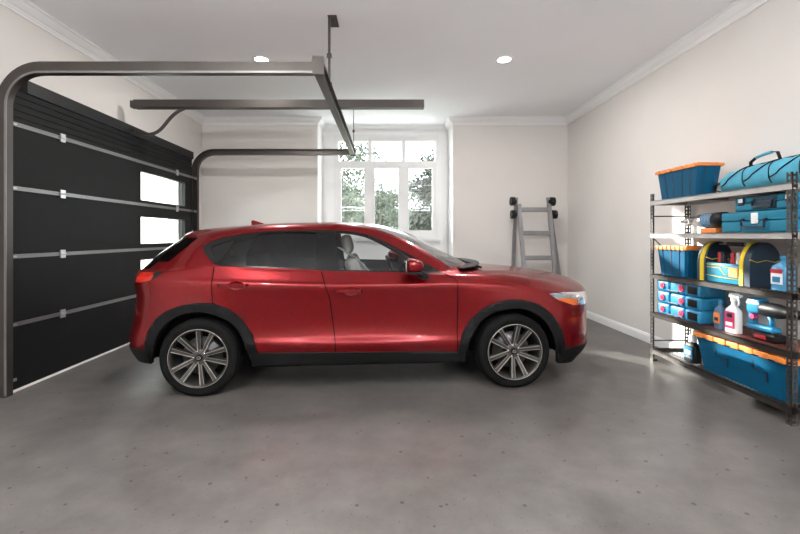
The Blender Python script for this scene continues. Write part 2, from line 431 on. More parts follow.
m = MB().box((1.42, 3.39-5.1, 2.63), (1.46, 6.84-5.1, 2.70)).box((1.405, 3.39-5.1, 2.618), (1.475, 6.84-5.1, 2.632)).box((1.46, 3.39-5.1, 2.69), (1.49, 6.84-5.1, 2.702))
m.build('cross_rail', M['bronze'], tk)
MB().box((1.40, 3.37-5.1, 2.60), (1.49, 3.41-5.1, 2.745)).build('corner_bracket', M['bronze'], tk)
MB().box((1.40, 6.82-5.1, 2.60), (1.49, 6.86-5.1, 2.72)).build('corner_bracket', M['bronze'], tk)
def hanger(y):
    yy = y-5.1; x = 1.455
    m = MB().box((x-.015, yy-.02, H-.008), (x+.07, yy+.20, H-.0005)).box((x+.02, yy+.06, H-.014), (x+.045, yy+.12, H-.008)).box((x-.012, yy-.01, 2.66), (x+.012, yy+.004, H-.006), 0)
    m.box((x-.022, yy-.018, 2.985), (x+.022, yy+.012, 3.02), 0)
    m.box((x-.024, yy-.02, 2.70), (x+.024, yy+.014, 2.75), 0)
    m.cyl((x, yy-.03, 3.0), (x, yy+.03, 3.0), .009, n=8).cyl((x+.01, yy-.03, 2.725), (x+.01, yy+.03, 2.725), .011, n=8)
    m.build('ceiling_hanger', M['bronze'], tk)
hanger(3.97)
m = MB().box((1.43, 6.72-5.1, H-.006), (1.50, 6.82-5.1, H-.0005)).cyl((1.462, 6.77-5.1, 2.7), (1.462, 6.77-5.1, H-.004), .006, n=8).box((1.445, 6.755-5.1, 2.97), (1.479, 6.785-5.1, 3.01))
m.build('ceiling_hanger', M['bronze'], tk)

op = thing('door_opener_rail', 'long straight bronze opener rail running out from the door with a curved arm', 'opener rail', (-1.3, 5.12, 2.9))
m = MB().box((-1.77, -.045, -.035), (1.75, .045, .050)).box((-1.77, -.05, -.045), (1.75, .05, -.035))
m.box((-1.81, -.04, -.04), (-1.765, .04, .04))
m.build('rail', M['bronze'], op)
pts = []
P0, P1, P2, P3_ = Vector((-1.16, -.02, -.05)), Vector((-1.45, -.02, -.16)), Vector((-1.38, -.02, -.47)), Vector((-1.77, -.02, -.33))
for k in range(15):
    t = k/14; pts.append(P0*(1-t)**3+P1*3*t*(1-t)**2+P2*3*t*t*(1-t)+P3_*t**3)
MB().tube(pts, 0, flat=(.02, .035)).cyl((-1.77, -.035, -.33), (-1.77, .0, -.33), .02, n=12).build('lift_arm', M['bronze'], op)

# ------------------------------------------------------------------ CAR
TH = .073799
car = thing('suv', 'glossy dark red compact suv parked sideways, facing right', 'car', (-.2804, 4.4046, 0), TH)
_LV = {}
LEV = [  # waterlines from the sill up; 16 stations from rear centre round the side to front centre
 ('L0', [(-2.02,0,.27),(-2.0,.4,.27),(-1.93,.62,.265),(-1.85,.75,.258),(-1.68,.86,.262),(-1.315,.875,.26),(-.87,.885,.228),(-.27,.885,.226),(.3,.885,.226),(.83,.885,.226),(1.315,.875,.22),(1.70,.85,.19),(1.89,.75,.17),(2.0,.55,.165),(2.07,.3,.165),(2.09,0,.165)]),
 ('L1', [(-2.07,0,.37),(-2.05,.42,.37),(-1.975,.65,.37),(-1.89,.785,.365),(-1.70,.885,.355),(-1.315,.905,.34),(-.87,.907,.337),(-.27,.907,.333),(.3,.907,.33),(.83,.907,.325),(1.315,.905,.32),(1.72,.88,.31),(1.975,.78,.30),(2.11,.59,.30),(2.18,.32,.30),(2.20,0,.30)]),
 ('L2', [(-2.075,0,.46),(-2.055,.42,.46),(-1.98,.65,.46),(-1.895,.785,.46),(-1.71,.895,.45),(-1.315,.925,.44),(-.87,.925,.415),(-.27,.928,.408),(.3,.928,.405),(.83,.925,.40),(1.315,.925,.41),(1.73,.89,.40),(1.985,.785,.39),(2.12,.60,.39),(2.19,.33,.39),(2.21,0,.39)]),
 ('L2b', [(-2.05,0,.55),(-2.03,.42,.55),(-1.955,.65,.55),(-1.875,.78,.55),(-1.70,.893,.54),(-1.315,.925,.53),(-.87,.91,.485),(-.27,.898,.475),(.3,.898,.472),(.83,.91,.475),(1.315,.925,.50),(1.73,.892,.48),(1.985,.785,.47),(2.12,.60,.46),(2.185,.33,.46),(2.205,0,.46)]),
 ('L3', [(-2.03,0,.66),(-2.01,.42,.66),(-1.94,.65,.66),(-1.86,.778,.66),(-1.695,.89,.655),(-1.315,.927,.66),(-.87,.905,.60),(-.27,.887,.59),(.3,.887,.59),(.83,.905,.60),(1.315,.927,.65),(1.725,.892,.57),(1.985,.78,.54),(2.125,.59,.53),(2.19,.33,.53),(2.21,0,.53)]),
 ('L4', [(-2.02,0,.80),(-2.0,.42,.80),(-1.93,.65,.80),(-1.85,.772,.80),(-1.69,.880,.795),(-1.315,.92,.80),(-.87,.913,.78),(-.27,.905,.765),(.3,.905,.765),(.83,.913,.77),(1.315,.922,.765),(1.72,.885,.685),(1.99,.77,.635),(2.135,.575,.615),(2.20,.32,.61),(2.22,0,.61)]),
 ('L5', [(-2.03,0,.905),(-2.01,.42,.905),(-1.945,.65,.905),(-1.865,.768,.91),(-1.69,.868,.915),(-1.315,.91,.92),(-.87,.918,.905),(-.27,.921,.89),(.3,.921,.89),(.83,.917,.893),(1.315,.903,.865),(1.715,.862,.785),(2.01,.745,.72),(2.15,.55,.70),(2.21,.3,.695),(2.23,0,.695)]),
 ('L5b', [(-2.02,0,.96),(-2.0,.42,.96),(-1.935,.64,.96),(-1.85,.755,.962),(-1.675,.853,.968),(-1.31,.885,.965),(-.87,.896,.94),(-.27,.90,.92),(.3,.90,.918),(.82,.892,.918),(1.305,.868,.905),(1.70,.82,.83),(2.015,.705,.765),(2.165,.52,.757),(2.23,.28,.757),(2.25,0,.757)]),
 ('L6', [(-1.995,0,1.0),(-1.975,.42,1.0),(-1.91,.63,1.0),(-1.825,.74,1.0),(-1.65,.83,1.005),(-1.30,.852,1.03),(-.87,.855,1.015),(-.27,.855,.99),(.3,.855,.98),(.80,.842,.963),(1.27,.808,.95),(1.67,.755,.885),(2.01,.635,.812),(2.16,.465,.812),(2.225,.26,.818),(2.245,0,.82)]),
 ('H1', [None]*10+[(1.20,.755,.968),(1.55,.68,.93),(1.85,.56,.90),(2.00,.40,.895),(2.06,.21,.90),(2.075,0,.902)]),
 ('H2', [None]*10+[(1.10,.72,.985),(1.34,.62,.98),(1.53,.49,.965),(1.62,.34,.963),(1.66,.18,.967),(1.67,0,.97)]),
 ('L6b', [(-1.975,0,1.02),(-1.955,.40,1.02),(-1.89,.60,1.02),(-1.80,.705,1.02),(-1.62,.80,1.025),(-1.29,.842,1.05),(-.87,.845,1.03),(-.27,.845,1.005),(.3,.843,.993),(.79,.775,.995),(.93,.70,1.008),(1.0,.58,1.015),(1.05,.46,1.02),(1.08,.33,1.025),(1.1,.17,1.025),(1.1,0,1.025)]),
 ('L7', [(-1.87,0,1.14),(-1.85,.38,1.14),(-1.78,.55,1.135),(-1.68,.645,1.135),(-1.50,.722,1.14),(-1.25,.765,1.15),(-.87,.775,1.16),(-.27,.768,1.165),(.2,.765,1.15),(.56,.690,1.155),(.64,.62,1.165),(.70,.51,1.17),(.74,.40,1.175),(.765,.28,1.178),(.78,.14,1.18),(.785,0,1.18)]),
 ('L8', [(-1.70,0,1.275),(-1.68,.33,1.275),(-1.615,.48,1.27),(-1.525,.565,1.27),(-1.385,.635,1.275),(-1.2,.665,1.295),(-.87,.66,1.33),(-.27,.643,1.345),(0,.648,1.33),(.26,.640,1.31),(.33,.57,1.325),(.38,.47,1.335),(.41,.37,1.34),(.43,.26,1.345),(.44,.13,1.347),(.445,0,1.347)]),
 ('L9', [(-1.64,0,1.33),(-1.625,.32,1.33),(-1.56,.455,1.325),(-1.465,.53,1.322),(-1.33,.585,1.333),(-1.15,.605,1.355),(-.87,.60,1.385),(-.27,.585,1.402),(-.12,.588,1.395),(.03,.59,1.38),(.08,.53,1.393),(.12,.43,1.403),(.15,.33,1.409),(.17,.23,1.413),(.18,.12,1.415),(.18,0,1.415)]),
 ('L10', [(-1.25,0,1.395),(-1.24,.2,1.393),(-1.2,.3,1.392),(-1.15,.34,1.393),(-1.05,.36,1.400),(-.95,.365,1.41),(-.75,.37,1.42),(-.35,.37,1.433),(-.25,.37,1.433),(-.2,.36,1.431),(-.17,.33,1.432),(-.14,.28,1.435),(-.12,.22,1.438),(-.11,.16,1.44),(-.10,.08,1.441),(-.10,0,1.441)]),
 ('L11', [(-1.0+.8*k/15, 0, 1.412+.029*(k/15)) for k in range(16)]),
]
names = [l[0] for l in LEV]; arr = [list(l[1]) for l in LEV]
i6, ib = names.index('L6'), names.index('L6b')
for j, nm in enumerate(('H1', 'H2')):
    for k in range(10):
        t = (j+1)/3; a, b = arr[i6][k], arr[ib][k]; arr[i6+1+j][k] = tuple(a[q]*(1-t)+b[q]*t for q in range(3))
arr = [[Vector(p) for p in row] for row in arr]
def cr(p0, p1, p2, p3, t):       # centripetal-ish catmull rom (uneven knots)
    d1 = max((p1-p0).length, 1e-4)**.5; d2 = max((p2-p1).length, 1e-4)**.5; d3 = max((p3-p2).length, 1e-4)**.5
    m1 = (p2-p1)-( (p2-p0)*(d2/(d1+d2)) - (p1-p0)*(d2/d1) ) if False else d2*((p1-p0)/d1-(p2-p0)/(d1+d2)+(p2-p1)/d2)
    m2 = d2*((p2-p1)/d2-(p3-p1)/(d2+d3)+(p3-p2)/d3)
    return (2*t**3-3*t*t+1)*p1+(t**3-2*t*t+t)*m1+(-2*t**3+3*t*t)*p2+(t**3-t*t)*m2
SU, SV = 8, 5
def mir(p): return Vector((p.x, -p.y, p.z))
def row_interp(row):
    ext = [mir(row[1])]+row+[mir(row[-2])]
    out = []
    for k in range(len(row)-1):
        for s in range(SU): out.append(cr(ext[k], ext[k+1], ext[k+2], ext[k+3], s/SU))
    out.append(row[-1].copy()); return out
rows = [row_interp(r) for r in arr]
nu = len(rows[0]); NL = len(rows)
grid = []
for j in range(NL-1):
    for s in range(SV):
        t = s/SV; g = []
        for i in range(nu):
            p0 = rows[j-1][i] if j else rows[0][i]*2-rows[1][i]
            p3 = rows[j+2][i] if j < NL-2 else mir(rows[j][i])
            g.append(cr(p0, rows[j][i], rows[j+1][i], p3, t))
        grid.append(g)
grid.append(rows[-1])
for g in grid:
    g[0].y = 0; g[-1].y = 0
bm = bmesh.new()
lu = bm.faces.layers.float.new('u'); lv = bm.faces.layers.float.new('v')
V = [[bm.verts.new((p.x, -p.y, p.z)) for p in g] for g in grid]
for j in range(len(grid)-1):
    for i in range(nu-1):
        f = bm.faces.new((V[j][i], V[j][i+1], V[j+1][i+1], V[j+1][i]))
        f[lu] = (i+.5)/SU; f[lv] = (j+.5)/SV; f.smooth = True
bmesh.ops.remove_doubles(bm, verts=[v for r_ in V[-1:] for v in r_], dist=1e-5)
# side-view outlines (x, z)
DLO = [(-1.356,1.198),(-1.335,1.222),(-1.297,1.248),(-1.24,1.272),(-1.18,1.291),(-1.038,1.317),(-.895,1.336),(-.68,1.349),(-.365,1.354),(-.15,1.350),(-.049,1.337),(.071,1.310),(.191,1.262),(.293,1.209),(.384,1.160),(.47,1.110),(.575,1.055),(.713,.975),(.354,.989),(-.222,1.004),(-.564,1.024),(-.95,1.037),(-1.172,1.052),(-1.231,1.075),(-1.303,1.135)]
QG = [(-1.275,1.206),(-1.18,1.245),(-1.084,1.272),(-1.11,1.215),(-1.173,1.095),(-1.20,1.10),(-1.24,1.15)]
RG = [(-.955,1.052),(-.97,1.155),(-.89,1.312),(-.68,1.330),(-.40,1.335),(-.385,1.022)]
FG = [(-.229,1.336),(-.15,1.332),(-.055,1.318),(.06,1.292),(.175,1.247),(.28,1.193),(.375,1.140),(.46,1.090),(.50,1.066),(.47,1.0),(-.188,1.014)]
ARF_O = [(.813,.14),(.813,.323),(.852,.472),(.94,.608),(1.047,.694),(1.19,.748),(1.334,.758),(1.49,.724),(1.615,.643),(1.71,.523),(1.76,.405),(1.775,.325),(2.4,.325),(2.4,.14)]
ARF_I = [(.89,.10),(.885,.30),(.90,.385),(.941,.47),(1.012,.575),(1.119,.65),(1.263,.683),(1.39,.676),(1.52,.615),(1.62,.50),(1.675,.375),(1.71,.21),(1.74,.10)]
ARR_O = [(-2.3,.15),(-2.3,.375),(-1.748,.375),(-1.733,.484),(-1.676,.596),(-1.572,.692),(-1.434,.744),(-1.312,.759),(-1.188,.75),(-1.065,.701),(-.969,.619),(-.892,.49),(-.86,.394),(-.845,.32),(-.845,.15)]
ARR_I = [(-1.72,.10),(-1.703,.282),(-1.671,.395),(-1.632,.51),(-1.543,.614),(-1.418,.673),(-1.28,.688),(-1.157,.654),(-1.049,.589),(-.969,.475),(-.923,.348),(-.892,.225),(-.89,.10)]
SILL = [(-.87,.10),(-.87,.345),(-.3,.338),(.3,.331),(.83,.322),(.83,.10)]
HL = [(1.625,.800),(1.793,.800),(1.95,.789),(2.25,.768),(2.25,.69),(2.035,.683),(1.872,.690),(1.709,.743)]
AMB = [(1.70,.752),(1.80,.752),(1.92,.735),(1.925,.687),(1.872,.690),(1.709,.743)]
TL = [(-2.2,.985),(-1.72,1.0),(-1.63,1.005),(-1.66,.965),(-1.72,.937),(-1.80,.918),(-2.2,.895)]
RD = [(-.335,1.004),(-.262,.78),(-.215,.42),(-.215,.20)]                        # B-line between the doors
FD = [(.715,.975),(.80,.935),(.813,.90),(.814,.70),(.81,.45),(.813,.15)]          # front door front edge
RR = [(-1.215,1.065),(-1.212,.9),(-1.20,.755),(-1.06,.695),(-.965,.61),(-.888,.49),(-.845,.345),(-.84,.15)] # rear door rear edge
def inpoly(x, z, P):
    c = False; n = len(P); j = n-1
    for i in range(n):
        if (P[i][1] > z) != (P[j][1] > z) and x < (P[j][0]-P[i][0])*(z-P[i][1])/(P[j][1]-P[i][1])+P[i][0]: c = not c
        j = i
    return c
def cutseg(a, b, vr=(0, 99), pad=.03):
    d = Vector((b[0]-a[0], 0, b[1]-a[1]))
    if d.length < 1e-6: return
    nrm = Vector((d.z, 0, -d.x)).normalized(); L = d.length; dn = d.normalized()
    fs = []
    for f in bm.faces:
        if not (vr[0] <= f[lv] <= vr[1]): continue
        c = f.calc_center_median()
        if c.y > -.3: continue
        ds = [(v.co-Vector((a[0], v.co.y, a[1]))) for v in f.verts]
        s = [q.dot(nrm) for q in ds]
        if min(s) > 0 or max(s) < 0: continue
        t = [q.dot(dn) for q in ds]
        if max(t) < -.004 or min(t) > L+.004: continue
        fs.append(f)
    if not fs: return
    geom = list({*fs, *[e for f in fs for e in f.edges], *[v for f in fs for v in f.verts]})
    bmesh.ops.bisect_plane(bm, geom=geom, dist=1e-5, plane_co=(a[0], 0, a[1]), plane_no=nrm)
def cut(P, closed=True, vr=(0, 99)):
    n = len(P)
    for i in range(n if closed else n-1): cutseg(P[i], P[(i+1) % n], vr)
def offline(P, d):
    out = []
    for i, p in enumerate(P):
        a = P[max(i-1, 0)]; b = P[min(i+1, len(P)-1)]
        t = Vector((b[0]-a[0], b[1]-a[1])).normalized(); out.append((p[0]-t.y*d, p[1]+t.x*d))
    return out
vL = {n: i for i, n in enumerate(names)}
def smooth(P, i0, i1):
    Q = [Vector((p[0], p[1], 0)) for p in P]; out = list(P[:i0])
    for i in range(i0, i1):
        out.append(P[i]); a = Q[max(i-1, i0)] if i > i0 else Q[i]*2-Q[i+1]; d_ = Q[i+2] if i+2 <= i1 else Q[i+1]*2-Q[i]
        for t in (1/3, 2/3):
            q = cr(a, Q[i], Q[i+1], d_, t); out.append((q.x, q.y))
    return out+list(P[i1:])
ARF_O = smooth(ARF_O, 1, 11); ARF_I = smooth(ARF_I, 1, 11); ARR_O = smooth(ARR_O, 2, 13); ARR_I = smooth(ARR_I, 1, 11)
for P_ in (DLO, QG, RG, FG): cut(P_, True, (vL['L5'], vL['L9']))
for P_ in (ARF_O, ARF_I, ARR_O, ARR_I, SILL): cut(P_, True, (0, vL['L5']))
for P_ in (HL, AMB, TL): cut(P_, True, (vL['L4']-1, vL['L6']))
GW = .0042
gaps = []
for P_ in (RD, FD, RR):
    a, b = offline(P_, GW), offline(P_, -GW)
    cut(a, False, (0, vL['L6b'])); cut(b, False, (0, vL['L6b'])); gaps.append(a+b[::-1])
def hsolve(P, z):       # x of a door line at height z
    for (a, b) in zip(P, P[1:]):
        if min(a[1], b[1]) <= z <= max(a[1], b[1]) and abs(a[1]-b[1]) > 1e-6:
            return a[0]+(b[0]-a[0])*(z-a[1])/(b[1]-a[1])
    return P[0][0] if z > P[0][1] else P[-1][0]
bm.normal_update()
VN = {}
tag_of = {}
parts = {}
for f in bm.faces:
    c = f.calc_center_median(); x, z = c.x, c.z; u_, v_ = f[lu], f[lv]; side = c.y < -.35
    t = 'body'
    sidew = v_ < vL['L9'] and v_ > vL['L5'] and c.y < -.45
    if u_ > 9.12 and vL['L6b']+.12 < v_ < vL['L9']-.0 and not (u_ < 10 and inpoly(x, z, DLO)):
        t = 'ws' if (u_ > 9.25 and v_ < vL['L9']-.35 and v_ > vL['L6b']+.2) else 'wsf'
    elif (u_ < 3.0 and vL['L6b'] < v_ < vL['L8']) or (u_ < 3.6 and vL['L7']-.5 < v_ < vL['L8']+.2):
        t = 'rw' if u_ < 2.6 and v_ > vL['L6b']+.2 else 'blk'
    elif sidew and u_ < 9.6 and inpoly(x, z, DLO):
        t = 'trim'
        if inpoly(x, z, QG): t = 'qg'
        elif inpoly(x, z, RG): t = 'rg'
        elif inpoly(x, z, FG): t = 'fg'
    elif side and v_ < vL['L6'] and inpoly(x, z, HL) and c.y < -.5: t = 'amber' if inpoly(x, z, AMB) else 'hl'
    elif side and v_ < vL['L6'] and x < -1.6 and inpoly(x, z, TL) and c.y < -.42: t = 'tl' if x < -1.705 else 'tlb'
    elif side and v_ < vL['L5'] and (inpoly(x, z, ARF_I) or inpoly(x, z, ARR_I)): t = 'del'
    elif v_ < vL['L5'] and (inpoly(x, z, ARF_O) or inpoly(x, z, ARR_O) or inpoly(x, z, SILL)): t = 'clad'
    elif u_ > 13.2 and vL['L1']+.5 < v_ < vL['L5']-.2: t = 'grille'
    elif vL['L6'] < v_ < vL['L6b'] and u_ > 9.9: t = 'hood'
    elif side and v_ <= vL['L6b'] and any(inpoly(x, z, g) for g in gaps): t = 'gap'
    elif side and v_ <= vL['L6b'] and hsolve(RD, z) < x < hsolve(FD, z): t = 'fd'
    elif side and v_ <= vL['L6b'] and hsolve(RR, z) < x < hsolve(RD, z): t = 'rd'
    elif x > 1.765 and v_ < vL['L6']: t = 'fb'
    elif x < -1.735 and v_ < vL['L4']: t = 'rb'
    tag_of[f.index] = t; parts.setdefault(t, []).append(f)
bm.verts.ensure_lookup_table()
VNL = {v: v.normal.copy() for v in bm.verts}
# normals on the centre line must lie in the plane of symmetry
for v, n in VNL.items():
    if abs(v.co.y) < 1e-4: n.y = 0; n.normalize()
# face orientation: outward means normal.y<0 on the flank
flank = [f for f in bm.faces if f.calc_center_median().y < -.85]
FLIP = sum(f.normal.y for f in flank) > 0
def surf(tags, name, mats, parent, sides=(1,), off=0, matof=None, thick=0, flipn=False):
    vs, fs, mi, nr = [], [], [], []
    idx = {}
    for s in sides:
        for t in tags:
            for f in parts.get(t, []):
                q = []
                for v in f.verts:
                    key = (v, s)
                    if key not in idx:
                        n = VNL[v]*(-1 if FLIP else 1)
                        p = v.co+n*off
                        idx[key] = len(vs); vs.append((p.x, p.y*s, p.z)); nr.append((n.x, n.y*s, n.z))
                    q.append(idx[key])
                if (s < 0) != FLIP: q = q[::-1]
                if flipn: q = q[::-1]
                fs.append(q); mi.append(matof[t] if matof else 0)
    if not fs: return None
    if flipn: nr = [(-a, -b, -c) for a, b, c in nr]
    me = bpy.data.meshes.new(name); me.from_pydata(vs, [], fs)
    for p, m_ in zip(me.polygons, mi): p.use_smooth = True; p.material_index = m_
    for m_ in mats: me.materials.append(m_)
    me.normals_split_custom_set_from_vertices(nr)
    o = bpy.data.objects.new(name, me); C.objects.link(o); o.parent = parent
    return o
def close_panel(o, th=.015):
    md = o.modifiers.new('thickness', 'SOLIDIFY'); md.thickness = th; md.offset = -1
    return o
surf(['body', 'gap', 'wsf', 'blk'], 'body_shell', [M['paint'], M['gap']], car, (1, -1), matof={'body': 0, 'gap': 1, 'wsf': 0, 'blk': 1})
surf(['hood'], 'hood', [M['paint']], car, (1, -1))
surf(['fb'], 'front_bumper', [M['paint']], car, (1, -1))
surf(['rb'], 'rear_bumper', [M['paint']], car, (1, -1))
surf(['grille'], 'grille', [M['blk']], car, (1, -1), off=-.01)
surf(['ws'], 'windshield', [M['wsglass']], car, (1, -1))
surf(['rw'], 'rear_window', [M['privacy']], car, (1, -1))
cl = surf(['clad'], 'lower_cladding', [M['clad']], car, (1, -1), off=.010); close_panel(cl, .03)
for s in (1, -1): surf(['trim'], 'window_trim', [M['gloss']], car, (s,), off=.001)
for s in (1, -1):
    d1 = surf(['fd'], 'front_door', [M['paint']], car, (s,)); surf(['fg'], 'door_window', [M['carglass']], d1, (s,), off=-.004)
    d2 = surf(['rd'], 'rear_door', [M['paint']], car, (s,)); surf(['rg'], 'door_window', [M['privacy']], d2, (s,), off=-.004)
    surf(['qg'], 'quarter_window', [M['privacy']], car, (s,), off=-.004)
    h = surf(['hl'], 'headlight', [M['headlens']], car, (s,), off=.002); surf(['amber'], 'amber_marker', [M['amber']], h, (s,), off=.003)
    t_ = surf(['tl'], 'taillight', [M['redlens']], car, (s,), off=.003); surf(['tlb'], 'taillight_tip', [M['blk']], t_, (s,), off=.003)
    for dd, x0, x1, z in ((d1, -.222, .0, .845), (d2, -1.155, -.925, .90)):
        b_ = MB(); yy = -.922*s; e = -.03*s
        b_.tube([(x0, yy, z), (x0+.02, yy+e*.8, z+.004), (x0+.08, yy+e, z+.006), (x1-.05, yy+e, z+.005), (x1-.012, yy+e*.8, z+.002), (x1, yy, z)], 0, flat=(.016, .022))
        hd = b_.build('door_handle', M['paint'], dd)
        cup = MB(); pr = []
        xc = (x0+x1)/2+.025
        cup.lathe([(0, .0), (.3, .0), (.55, .002), (.8, .004), (1, .006)], 24, cap=False, mx=Matrix.Translation((xc, -.918*s, z-.002)) @ Matrix.Rotation(R(90)*s, 4, 'X') @ Matrix.Diagonal((.062, .036, 1, 1)))
        cup.build('handle_recess', M['paint'], dd)
    # mirror: cap, glass, stalk
    mz = 1.055; mb = MB(); bmx = bmesh.new(); bmesh.ops.create_uvsphere(bmx, u_segments=24, v_segments=14, radius=1)
    for v in bmx.verts:
        x, y, z = v.co
        sx = (abs(x)**.7)*(1 if x > 0 else -1); sy = (abs(y)**.75)*(1 if y > 0 else -1); sz = (abs(z)**.75)*(1 if z > 0 else -1)
        if sx < -.35: sx = -.35-(abs(sx)-.35)*.15
        v.co = Vector((.405+sx*.098+.01, s*(-.975+sy*.09), mz+sz*.060*(1-.12*sx)-.006*sx))
    mb.bm(bmx, 0, True)
    mc = mb.build('side_mirror', M['paint'], car)
    MB().box((.358, s*-1.045, 1.012), (.364, s*-.905, 1.098), bev=.002).build('mirror_glass', M['chrome'], mc)
    q = MB().box((.37, s*-1.05, .988), (.49, s*-.88, 1.006), bev=.006)
    q.tube([(.47, s*-.97, 1.0), (.50, s*-.92, .975), (.54, s*-.885, .955), (.56, s*-.85, .95)], [.036, .036, .034, .03], n=10)
    q.build('mirror_stalk', M['blk'], mc)
# roof fin
fin = MB().prism([(-1.11, 1.395), (-1.118, 1.452), (-1.10, 1.464), (-1.0, 1.432), (-.965, 1.405), (-.965, 1.395)], .024, 'y', -.012)
fin.build('roof_fin_antenna', M['paint'], car)
# interior lining seen through the glass
surf(['body', 'fd', 'rd', 'fb', 'rb', 'wsf', 'trim'], 'interior_lining', [M['inter']], car, (1, -1), off=-.014, flipn=True)
# dashboard, floor pan, seats, wheel
m = MB().prism([(.42, .62), (.45, .86), (.55, .94), (.95, .975), (1.0, .93), (1.0, .55), (.5, .5)], 1.44, 'y', -.72)
m.build('dashboard', M['inter'], car)
def bodyx(z0, z1):   # underbody tub between the wheels
    pass
m = MB().box((-1.85, -.60, .24), (1.85, .60, .34)).box((-.86, -.85, .235), (.86, .85, .33)).box((-1.95, -.62, .34), (-1.5, .62, .70)).box((1.2, -.55, .3), (1.95, .55, .70))
m.build('underbody', M['blk'], car)
def seat(x, y, sc_=1, rear=False):
    st = MB().box((x-.22, y-.25, .42), (x+.30, y+.25, .62), bev=.06)
    so = st.build('car_seat', M['seat'], car)
    tilt = Matrix.Translation((x-.22, y, .52)) @ Matrix.Rotation(R(-17), 4, 'Y')
    b_ = MB().box((-.07, -.23, 0), (.07, .23, .60), bev=.05, mx=tilt)
    b_.box((.0, -.25, .06), (.11, -.17, .46), bev=.03, mx=tilt).box((.0, .17, .06), (.11, .25, .46), bev=.03, mx=tilt)
    b_.build('seat_back', M['seat'], so)
    MB().box((-.04, -.13, .645), (.055, .13, .825), bev=.04, mx=tilt).build('headrest', M['seat'], so)
    for hy_ in (-.06, .06): MB().cyl((0, hy_, .58), (0, hy_, .66), .008, n=8, mx=tilt).build('headrest_post', M['chrome'], so)
seat(.30, -.36); seat(.30, .36)
seat(-.72, -.36); seat(-.72, .36)
m = MB(); pts = []
for k in range(24):
    a = 2*PI*k/24; pts.append((.36-math.sin(a)*.06, .36+math.cos(a)*.18, .90+math.sin(a)*.17))
m.tube(pts, .015, n=8, closed=True).cyl((.36, .36, .90), (.50, .36, .86), .03, n=12).box((.35, .19, .885), (.37, .53, .915))
m.build('steering_wheel', M['blk'], car)
# belt on the near front seat
MB().tube([(-.20, -.66, 1.20), (-.05, -.55, 1.10), (.16, -.42, .88), (.30, -.36, .66)], 0, flat=(.045, .004)).build('seat_belt', M['white'], car)
# wipers & cowl
m = MB().tube([(1.10, -.64, 1.012), (1.04, -.4, 1.042), (.99, -.1, 1.066), (.98, .1, 1.07)], 0, flat=(.012, .02)).tube([(1.13, .0, 1.03), (1.06, .2, 1.045), (1.0, .45, 1.05), (.93, .6, 1.05)], 0, flat=(.012, .02))
m.build('wiper', M['wiper'], car)
cow = MB()
cpt = [(.86, -.73, 1.014), (.97, -.66, 1.022), (1.03, -.57, 1.030), (1.075, -.45, 1.036), (1.11, -.3, 1.040), (1.13, -.12, 1.042), (1.13, .12, 1.042), (1.11, .3, 1.040), (1.075, .45, 1.036), (1.03, .57, 1.03), (.97, .66, 1.022), (.86, .73, 1.014)]
cow.tube(cpt, 0, flat=(.12, .012)); cow.build('cowl_panel', M['blk'], car)
# wheel wells (dark liners)
for wx_, s in ((-1.315, 1), (1.315, 1), (-1.315, -1), (1.315, -1)):
    m = MB(); n = 24; vs = []; fs = []
    for i in range(n+1):
        a = -.08+(PI+.16)*i/n
        for y_ in (-.905, -.55): vs.append((wx_+.405*math.cos(a), y_*s, .31+.385*math.sin(a)))
    for i in range(n): fs.append([2*i, 2*i+1, 2*i+3, 2*i+2])
    vs += [(wx_, -.55*s, .31)]
    for i in range(n): fs.append([2*i+1, 2*i+3, len(vs)-1])
    m.add(vs, fs, 0, True); m.build('wheel_arch_liner', M['blk'], car, recalc=False)

